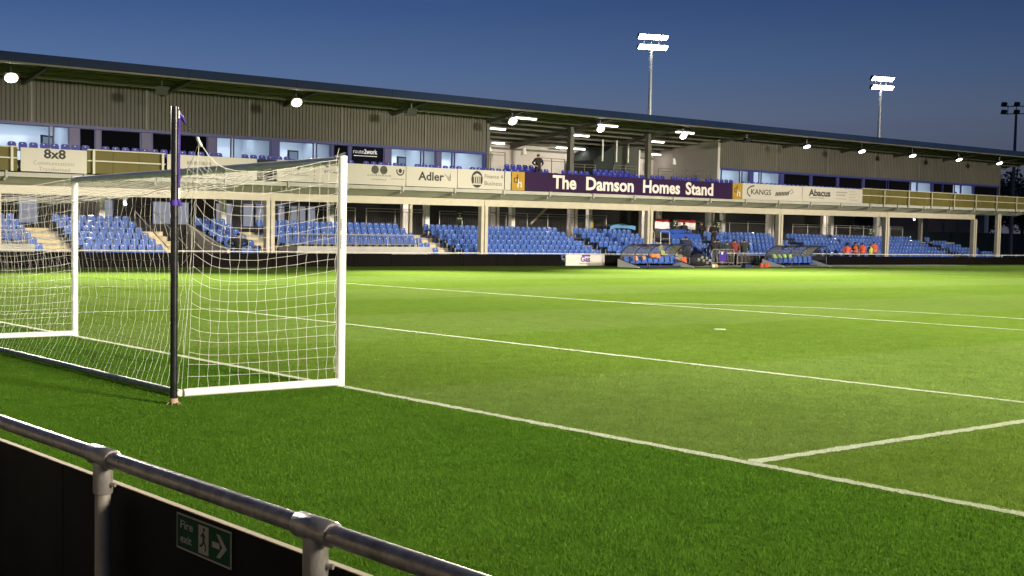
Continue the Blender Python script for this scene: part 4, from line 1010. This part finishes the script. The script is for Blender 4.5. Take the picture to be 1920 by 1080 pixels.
# ---- dugouts
def dugout(x0, x1, yf, yb, label, bibs):
    t = thing('dugout', ((x0+x1)/2, yf, 0), label, 'dugout', 'dugouts by the far touchline')
    def prof(k, n=8):
        a = math.pi/2*k/n
        return (yb-(yb-yf-.35)*(1-math.cos(a)), .42+.93*math.sin(a))
    for i in range(5):
        X = x0+(x1-x0)*i/4
        MB().path([(X, yb, .05)]+[(X, *prof(k)) for k in range(9)], .030, 6).build('arch', M['duframe'], t)
    for y, z in (prof(8), (yb, .42)): MB().path([(x0, y, z), (x1, y, z)], .03, 6).build('cross_rail', M['duframe'], t)
    for X in (x0, x0+(x1-x0)*.25, x1): MB().path([(X, yf+.35, .02), (X, yf+.35, 1.33)], .028, 6).build('front_post', M['duframe'], t)
    for i in range(4):
        a, b = x0+(x1-x0)*i/4+.035, x0+(x1-x0)*(i+1)/4-.035
        q = MB(); P = [prof(k) for k in range(9)]
        q.add([(a, y-.01, z) for y, z in P]+[(b, y-.01, z) for y, z in P], [(k, k+1, k+10, k+9) for k in range(8)]); q.build('clear_panel', M['poly'], t)
    for X in (x0-.02, x1+.02):
        P = [prof(k) for k in range(9)]; q = MB().add([(X, y, z) for y, z in P]+[(X, prof(8)[0], .42)], [tuple(range(10))]); q.build('end_panel', M['poly'], t)
        MB().prism([(X-.05, yb+.1, 0), (X-.05, yb+.1, .46), (X-.05, yf+.1, .06), (X-.05, yf+.0, 0)], (.10, 0, 0)).build('end_wall', M['speaker'], t)
        MB().path([(X, yb+.1, .50), (X, yf+.05, .09)], .022, 6).build('end_wall_rail', M['duframe'], t)
    MB().box(x0, x1, yb+.02, yb+.10, 0, .42).build('rear_wall', M['hoard'], t)
    MB().box(x0+.1, x1-.1, yb-.62, yb-.55, 0, .10).build('bench_frame', M['duframe'], t)
    n = 9
    for i in range(n):
        X = x0+.35+(x1-x0-.7)*i/(n-1); q = MB(); pz = -.20
        q.prism([(X-.2, yb-.36+y*1.0, z+pz) for y, z in pr], (.40, 0, 0)); q.build('seat', M['seat'], t, 35)
dugout(46.5, 51.2, 37.95, 39.5, 'clear curved dugout with blue seats in front of the flag and second column', 'peach')
dugout(59.9, 64.8, 37.95, 39.5, 'clear curved dugout with blue seats left of the stewards', 'green')
def cloth(x, y, z, w, h, m, label, cat='bib', g='bibs left in the dugouts'):
    q = MB(); n = 6; vs = []
    for j in range(3):
        for i in range(n): vs.append((x-w/2+w*i/(n-1), y-.05*j+random.uniform(-.03, .03), z+h*(1-j/2.)+random.uniform(-.03, .03)))
    q.add(vs, [(j*n+i, j*n+i+1, (j+1)*n+i+1, (j+1)*n+i) for j in range(2) for i in range(n-1)])
    q.prism([(x-w/2, y, z), (x+w/2, y, z), (x+w/2, y+.03, z+h*.9), (x-w/2, y+.03, z+h*.9)], (0, .03, 0))
    return tag(q.build('bib', m), label, cat, g)
cloth(49.0, 39.05, .55, .75, .22, mat('bright_orange_cloth', (.62, .19, .05), .8), 'orange bibs in a heap over the seats of the first dugout')
cloth(47.2, 38.9, .42, .25, .25, M['peach'], 'peach bib on the leftmost seats of the first dugout'); cloth(47.9, 38.95, .45, .22, .22, M['peach'], 'peach bib second from the left in the first dugout')
cloth(49.9, 39.3, .75, .35, .45, mat('olive_jacket', (.30, .30, .10), .8), 'olive yellow jacket hung at the back of the first dugout', 'jacket')
cloth(51.0, 38.6, .35, .4, .25, M['orange'], 'red bibs at the right end of the first dugout')
for i, X in enumerate((60.25, 60.75, 61.3, 61.9)): cloth(X, 39.0, .55, .28, .24, mat('lime_bib', (.42, .62, .16), .8), f"lime green bib over a seat of the second dugout, {['leftmost', 'second from left', 'third from left', 'rightmost'][i]}")

# ---- things by the touchline
def crowd_barrier(x0, x1, y, h, label):
    t = thing('crowd_barrier', ((x0+x1)/2, y, 0), label, 'barrier', 'steel crowd barriers')
    MB().path([(x0, y, .12), (x0, y, h-.12), (x0+.12, y, h), (x1-.12, y, h), (x1, y, h-.12), (x1, y, .12)], .022, 6).build('frame', M['mesh_grey'], t)
    MB().path([(x0, y, .2), (x1, y, .2)], .018, 6).build('lower_rail', M['mesh_grey'], t)
    b = MB(); X = x0+.14
    while X < x1-.05: b.path([(X, y, .2), (X, y, h-.02)], .009, 4); X += .14
    b.build('bars', M['mesh_grey'], t)
    for X in (x0+.25, x1-.25): MB().path([(X, y-.3, .01), (X, y, .2), (X, y+.3, .01)], .02, 5).build('foot', M['mesh_grey'], t)
crowd_barrier(56.55, 58.75, 41.0, 1.06, 'steel crowd barrier with rounded corners right of the ball bag'); crowd_barrier(58.7, 61.0, 40.7, .72, 'lower steel crowd barrier overlapping the first, to its right')
t = thing('poster', (57.6, 41.1, .6), 'small purple poster hung on the crowd barrier', 'poster'); MB().box(57.25, 57.95, 40.955, 40.972, .28, .86).build('sheet', M['purple'], t); disc(57.5, 40.95, .82, .1, .1).build('white_disc', M['speaker'], t)
def football(x, y, z, r, m):
    b = MB().ell((x, y, z), r, 0, 14, 10); return b
tag(football(51.65, 36.92, .125, .12, 0).build('football', M['ball'], smooth=60), 'pale football lying on the grass in front of the crowd barrier', 'ball')
tag(football(51.95, 36.95, .125, .12, 0).build('football', mat('ball_amber', (.65, .45, .12), .5, noise=.5, nscale=9), smooth=60), 'amber and white football beside the paler ball', 'ball')
bg = thing('ball_bag', (54.7, 40.4, 0), 'black net bag of footballs between dugout and crowd barrier', 'bag')
MB().ell((54.65, 40.5, .38), (.95, .40, .42), 0, 16, 9).build('sack', M['coat'], bg, 60)
for i, (dx, dz) in enumerate(((-.45, .42), (-.12, .56), (.02, .36), (.3, .50), (.38, .22), (.62, .36))): MB().ell((54.65+dx, 40.13, dz), .11, 0, 10, 7).build('ball', mat('netted_ball', (.34, .33, .28), .6, noise=.7, nscale=7), bg, 60)
kb = thing('kit_bag', (53.76, 36.1, 0), 'dark blue kit bag on the grass right of the football', 'bag')
MB().hexa([(53.4, 35.95, .01), (54.1, 35.95, .01), (54.1, 36.3, .01), (53.4, 36.3, .01)], [(53.46, 36.0, .19), (54.04, 36.0, .19), (54.04, 36.26, .19), (53.46, 36.26, .19)]).build('body', M['coatn'], kb); MB().path([(53.55, 36.1, .19), (53.75, 36.1, .26), (53.95, 36.1, .19)], .012, 5).build('handle', M['duframe'], kb); MB().box(53.47, 54.03, 35.99, 36.27, .191, .2).build('lid', M['cover'], kb)
for i, (x, y) in enumerate(((57.2, 37.7), (57.7, 37.75), (58.1, 37.9))):
    q = thing('marker_cone', (x, y, 0), ['leftmost', 'middle', 'rightmost'][i]+' orange training marker left of the second dugout', 'cone', 'orange training markers')
    MB().path([(x, y, .0), (x, y, .012), (x, y, .05), (x, y, .30)], [.17, .17, .11, .03], 10).build('cone', M['orange'], q, 40)
# tarpaulin, covers and flag in the seats
q = MB(); n = 9; vs = []
for i in range(n):
    X = 55.2+2.5*i/(n-1)
    for dy, z in ((0, 2.38), (0, 2.60+.05*math.sin(i)), (.3, 2.66+.04*math.cos(i*1.3)), (.7, 2.5)): vs.append((X, 48.6+dy, z-.13*(abs(i-4)/4)**3))
q.add(vs, [(4*i+j, 4*i+j+1, 4*i+j+5, 4*i+j+4) for i in range(n-1) for j in range(3)])
tag(q.build('tarpaulin', M['tarp'], smooth=60), 'pale blue folded tarpaulin on the back seats left of the flag', 'tarpaulin')
q = MB(); vs = []; n = 14
for i in range(n):
    X = 59.9+3.4*i/(n-1); w = .02*math.sin(i*2.1)
    for y, z in ((47.45, 1.72), (47.62, 2.06), (48.3, 2.10), (48.45, 2.36), (49.0, 2.38)): vs.append((X, y, z+w))
q.add(vs, [(5*i+j, 5*i+j+1, 5*i+j+6, 5*i+j+5) for i in range(n-1) for j in range(4)])
tag(q.build('seat_cover', M['cover'], smooth=30), 'plain blue cloth covering the top rows below the flag', 'cover')
fl = thing('flag', (62.3, 49.0, 2.4), 'long flag with red band over white hung behind the covered seats', 'flag')
def drape(z0, z1, m, name):
    q = MB(); n = 24; vs = []
    for i in range(n):
        X = 60.1+4.4*i/(n-1); y = 48.98+.05*math.sin(i*1.7)
        vs += [(X, y, z1-.03*(i/(n-1))), (X, y+.03*math.sin(i*2.3), z0+.03*math.sin(i*1.1))]
    q.add(vs, [(2*i, 2*i+1, 2*i+3, 2*i+2) for i in range(n-1)]); q.build(name, m, fl, 60)
drape(2.90, 3.10, M['red'], 'red_band'); drape(2.40, 2.905, M['flagw'], 'white_field')
gt = thing('access_gate', (58.6, 45.6, 0), 'rounded steel tube gate in the gap left of the covered seats', 'gate')
for x0, x1, y in ((57.6, 58.5, 47.6), (58.7, 59.6, 47.2)):
    MB().path([(x0, y, 1.2), (x0, y, 2.1), (x0+.12, y, 2.22), (x1-.12, y, 2.22), (x1, y, 2.1), (x1, y, 1.2)], .03, 6).build('frame', M['mesh_grey'], gt)
    MB().path([(x0, y, 1.7), (x1, y, 1.7)], .02, 6).build('rail', M['mesh_grey'], gt)

# ================================================================== PEOPLE
def person(x, y, z, label, top='coat', h=1.75, face=0.0, bulk=1.0, pose='stand', legs='trouser', hat=False, vest=None):
    s = h/1.75
    J = dict(pel=(0, 0, .95), sp=(0, .01, 1.12), ch=(0, .0, 1.32), nk=(0, 0, 1.49), hd=(0, -.01, 1.58), tp=(0, .0, 1.69))
    if pose == 'sit':
        J = {k: (a, b, c-.42) for k, (a, b, c) in J.items()}
    dz = -.42 if pose == 'sit' else 0
    for sd, q in ((-1, 'l'), (1, 'r')):
        J['sh'+q] = (sd*.19*bulk, 0, 1.42+dz)
        if pose == 'stand': J['el'+q] = (sd*.25*bulk, .03, 1.15); J['wr'+q] = (sd*.24*bulk, -.06, .93)
        elif pose == 'hold': J['el'+q] = (sd*.25*bulk, -.05, 1.16); J['wr'+q] = (sd*.12, -.28, 1.16)
        elif pose == 'hip': J['el'+q] = (sd*.36*bulk, .05, 1.18); J['wr'+q] = (sd*.20, -.10, 1.02)
        else: J['el'+q] = (sd*.24, -.06, 1.15+dz); J['wr'+q] = (sd*.14, -.26, 1.02+dz)
        J['hp'+q] = (sd*.10, 0, .90+dz)
        if pose == 'sit': J['kn'+q] = (sd*.13, -.42, .50); J['an'+q] = (sd*.13, -.44, .09); J['to'+q] = (sd*.14, -.60, .04)
        else: J['kn'+q] = (sd*.115, -.02 if sd < 0 else .02, .50); J['an'+q] = (sd*.12, .03, .09); J['to'+q] = (sd*.14, -.13, .04)
    rad = dict(pel=.150, sp=.140*bulk, ch=.165*bulk, nk=.06, hd=.085, tp=.085)
    rl = dict(sh=.075*bulk, el=.052*bulk, wr=.034, hp=.095, kn=.065, an=.045, to=.04)
    names = list(J); idx = {k: i for i, k in enumerate(names)}
    ed = [('pel', 'sp'), ('sp', 'ch'), ('ch', 'nk'), ('nk', 'hd'), ('hd', 'tp')]
    for q in 'lr': ed += [('ch', 'sh'+q), ('sh'+q, 'el'+q), ('el'+q, 'wr'+q), ('pel', 'hp'+q), ('hp'+q, 'kn'+q), ('kn'+q, 'an'+q), ('an'+q, 'to'+q)]
    me = bpy.data.meshes.new('person'); me.from_pydata([J[k] for k in names], [(idx[a], idx[b]) for a, b in ed], [])
    ob = bpy.data.objects.new('tmp', me); col.objects.link(ob)
    md = ob.modifiers.new('s', 'SKIN'); md.use_smooth_shade = True
    for k in names:
        r_ = rad.get(k) or rl[k[:2]]
        sv = me.skin_vertices[0].data[idx[k]]; sv.radius = (r_*1.16, r_*1.16*(.74 if k in ('pel', 'sp', 'ch') else 1)); sv.use_root = (k == 'pel')
    ob.modifiers.new('b', 'SUBSURF').levels = 1
    dg = bpy.context.evaluated_depsgraph_get(); m = bpy.data.meshes.new_from_object(ob.evaluated_get(dg)); bpy.data.objects.remove(ob)
    mb = MB(); mb.v = [tuple(v.co) for v in m.vertices]; mb.f = [tuple(p.vertices) for p in m.polygons]
    zb = J['nk'][2]; zw = J['pel'][2]-.06
    for p in m.polygons:
        c = p.center; mi = 0
        near = lambda k, d: (Vector(J[k])-c).length < d
        if c.z > zb+.015: mi = 1
        elif near('wrl', .06) or near('wrr', .06): mi = 1
        elif c.z < .13 and pose != 'sit' or (pose == 'sit' and c.z < .13): mi = 3
        elif (c.z < zw and not any(near(k, .11) for k in ('ell', 'elr'))) and abs(c.x) < .22 and not (pose != 'sit' and abs(c.x) > .19): mi = 2
        mb.m.append(mi)
    for sd, q in ((-1, 'l'), (1, 'r')):     # hands: palm, four fingers, thumb
        w = Vector(J['wr'+q]); d = (w-Vector(J['el'+q])).normalized()
        side = Vector((1, 0, 0)) if abs(d.x) < .8 else Vector((0, 0, 1)); side = (side-d*side.dot(d)).normalized()
        mb.path([w, w+d*.045, w+d*.085], [.026, .036, .030], 6, 1)
        for i, ln in enumerate((.065, .075, .07, .055)):
            a = w+d*.08+side*(i-1.5)*.017; mb.path([a, a+d*ln*.5, a+d*ln*.85+d.cross(side)*.02], [.009, .008, .006], 5, 1)
        a = w+d*.03+side*.032*(-sd); mb.path([a, a+side*.02*(-sd)+d*.03, a+side*.022*(-sd)+d*.055], [.010, .009, .007], 5, 1)
    hd = Vector(J['hd']); 
    mb.path([hd+Vector((0, -.085, .035)), hd+Vector((0, -.108, .0)), hd+Vector((0, -.088, -.012))], [.008, .014, .010], 5, 1)
    for sd in (-1, 1):
        mb.ell(hd+Vector((sd*.032, -.082, .04)), .011, 4, 6, 4); mb.ell(hd+Vector((sd*.088, .005, .02)), (.012, .022, .032), 1, 6, 5)
    mb.box(hd.x-.024, hd.x+.024, hd.y-.086, hd.y-.078, hd.z-.040, hd.z-.032, 4)
    off = Matrix.Translation((x, y, z)) @ Matrix.Rotation(face, 4, 'Z') @ Matrix.Scale(s, 4)
    t = thing('person', (x, y, z), label, 'person', 'people in and below the stand')
    def put(b, name, mats, par, sm=60):
        b.v = [tuple(off @ Vector(v)) for v in b.v]; return b.build(name, mats, par, sm)
    body = put(mb, 'body', [M[top], M['skin'], M[legs], M['shoe'], M['hair']], t)
    hb = MB().ell(hd+Vector((0, .012, .065)), (.098, .108, .088), 0, 12, 8)
    if hat: hb = MB().ell(hd+Vector((0, .0, .075)), (.102, .112, .085), 0, 12, 8).box(-.07, .07, hd.y-.17, hd.y-.08, hd.z+.055, hd.z+.07)
    put(hb, 'cap' if hat else 'hair', [M['coatn'] if hat else M['hair']], t)
    if vest:
        vb = MB(); c = Vector(J['ch']); p_ = Vector(J['pel']); ring = []
        for (zz, rx, ry) in ((p_.z-.02, .185*bulk, .15*bulk), (p_.z+.15, .175*bulk, .145*bulk), (c.z-.02, .20*bulk, .15*bulk), (c.z+.10, .17*bulk, .125*bulk), (c.z+.15, .10, .09)):
            ring.append([(rx*math.cos(a*math.pi/8), ry*math.sin(a*math.pi/8), zz) for a in range(16)])
        vs = sum(ring, []); vb.add(vs, [(k*16+j, k*16+(j+1) % 16, (k+1)*16+(j+1) % 16, (k+1)*16+j) for k in range(4) for j in range(16)])
        put(vb, 'hi_vis_vest', [M[vest]], t)
        tb = MB()
        for zz in (p_.z+.08,):
            vs = [(.19*bulk*math.cos(a*math.pi/8), .155*bulk*math.sin(a*math.pi/8), zz+dz2) for dz2 in (0, .05) for a in range(16)]
            tb.add(vs, [(j, (j+1) % 16, 16+(j+1) % 16, 16+j) for j in range(16)])
        put(tb, 'reflective_band', [M['sign_grey']], t)
    return t
person(44.6, 44.55, 4.98, 'person in black standing on the balcony above the purple name board', 'coat', 1.72, -0.25, 1.05, 'hip')
person(23.75, 44.2, .02, 'person in a bulky black coat standing by the seats behind the net', 'coat', 1.68, 2.6, 1.5, 'hip')
person(56.1, 42.75, .1, 'person in dark coat with hood standing behind the first dugout', 'coatn', 1.78, -0.6, 1.5, 'stand')
person(63.75, 46.75, 1.05, 'person in black standing on the stairs right of the flag, nearer of two', 'coat', 1.78, -0.7, 1.2, 'hold')
person(63.55, 47.7, 1.32, 'person in black on the stairs at the end of the flag, further of two', 'coat', 1.62, -0.3, 1.2, 'hold')
person(62.7, 48.55, 1.62, 'person in black sitting in front of the flag, nearest the stairs', 'coat', 1.7, -0.1, 1.25, 'sit')
person(61.95, 48.6, 1.55, 'person in dark coat sitting in front of the flag, further left', 'coatg', 1.65, -0.1, 1.25, 'sit')
person(59.35, 43.1, .0, 'person in black coat behind the crowd barrier, leftmost of the group', 'coat', 1.74, -0.5, 1.45, 'stand')
person(59.95, 43.3, .0, 'person in dark green coat second from left behind the crowd barrier', 'coatg', 1.74, 2.7, 1.4, 'stand')
person(60.65, 43.1, .0, 'shorter person in dark clothes in the middle of the group behind the barrier', 'coatg', 1.58, -0.3, 1.35, 'stand')
person(61.3, 43.0, .0, 'person in maroon coat and dark cap behind the crowd barrier', 'maroon', 1.74, -0.6, 1.4, 'stand', hat=True)
person(62.3, 43.0, .0, 'person in long dark green coat standing apart right of the group', 'coatg', 1.76, 2.7, 1.5, 'stand')
person(73.5, 42.55, .0, 'steward in orange jacket, leftmost of five by the boards', 'orange', 1.50, -0.5, 1.2, 'hip', vest='orange')
person(74.5, 42.55, .0, 'steward in black with orange vest and cap, second of five', 'coat', 1.64, -0.6, 1.1, 'hold', hat=True, vest='orange')
person(75.65, 42.7, .0, 'steward in orange jacket left of the one in yellow', 'orange', 1.60, -0.6, 1.1, 'stand', vest='orange')
person(76.2, 42.4, .0, 'steward in yellow vest seen among orange ones', 'coat', 1.52, 0, 1.2, 'stand', vest='hivis')
person(76.95, 42.6, .0, 'steward in orange jacket, rightmost of five by the boards', 'orange', 1.70, -0.5, 1.25, 'stand', vest='orange')
person(69.0-.9, 47.3, 4.64, 'person standing inside a lit box above the crescent arc board', 'coatn', 1.78, -0.4, 1.1, 'stand')
person(96.1, 47.2, 4.50, 'person inside the last lit box near the right end', 'coat', 1.62, -0.4, 1.1, 'stand')

# ================================================================== BEYOND THE RIGHT END
fn = thing('site_fence', (128, 62, 0), 'tall dark green boarded fence past the right end of the stand', 'fence')
X = 100.6
while X < 150: MB().box(X, X+2.98, 61.9, 62.0, 0, 2.85).build('board', M['dgreen'], fn); X += 3.0
for X, w in ((128.6, 'left'), (131.5, 'right')):
    tag(MB().box(X-.18, X+.18, 63.2, 63.5, 0, 5.1).build('gate_pier', M['beige']), f"pale pier rising behind the dark green fence, {w} of two", 'pier', 'pale piers behind the fence')
hut = thing('brick_hut', (131, 70, 0), 'dim brick hut behind the dark fence at the right edge', 'building')
MB().box(127.5, 140, 68, 74, 0, 5.0).build('wall', mat('dim_brick', (.14, .10, .08), .9, noise=.2, nscale=.8), hut); MB().prism([(127.2, 67.7, 5.001), (127.2, 74.3, 5.001), (127.2, 71, 6.6)], (13.2, 0, 0)).build('roof', M['roofsteel'], hut)
def tree(x, y, h, r, label):
    t = thing('tree', (x, y, 0), label, 'tree', 'dark trees beyond the stand')
    q = MB().path([(x, y, 0), (x+.1, y, h*.3), (x-.1, y, h*.55), (x, y, h*.8)], [.32, .26, .18, .06], 8)
    for i in range(9):
        a = random.random()*6.28; z = h*random.uniform(.28, .6); e = Vector((math.cos(a)*r*.7, math.sin(a)*r*.7, h*.22)); q.path([(x, y, z), Vector((x, y, z))+e*.5+Vector((0, 0, .2)), Vector((x, y, z))+e], [.12, .07, .02], 5)
    q.build('trunk', M['bark'], t)
    N = 5200; cl = rng.normal(0, 1, (26, 3)); cl /= np.linalg.norm(cl, axis=1)[:, None]; cl *= (rng.random((26, 1))**.4)*np.array([[r, r, h*.33]]); cl += np.array([[x, y, h*.63]])
    k = rng.integers(0, 26, N); P = cl[k]+rng.normal(0, 1, (N, 3))*np.array([[.24*r, .24*r, .2*r]])
    mb = MB(); A = rng.normal(0, .17, (N, 3)); B = rng.normal(0, .17, (N, 3))
    vs = np.stack([P-A, P+B, P+A, P-B], 1).reshape(-1, 3)
    mb.v = [tuple(v) for v in vs]; mb.f = [(4*i, 4*i+1, 4*i+2, 4*i+3) for i in range(N)]; mb.m = [0]*N
    mb.build('crown', M['leaf'], t)
tree(176, 92, 11.0, 4.8, 'dark tree with rounded crown nearest the end of the stand')
tree(186, 95, 13.0, 5.2, 'taller dark tree at the right edge of the picture'); tree(166, 99, 8.5, 4.2, 'low dark tree half hidden behind the stand end'); tree(196, 92, 12.5, 5, 'dark tree beyond the right edge of the picture')
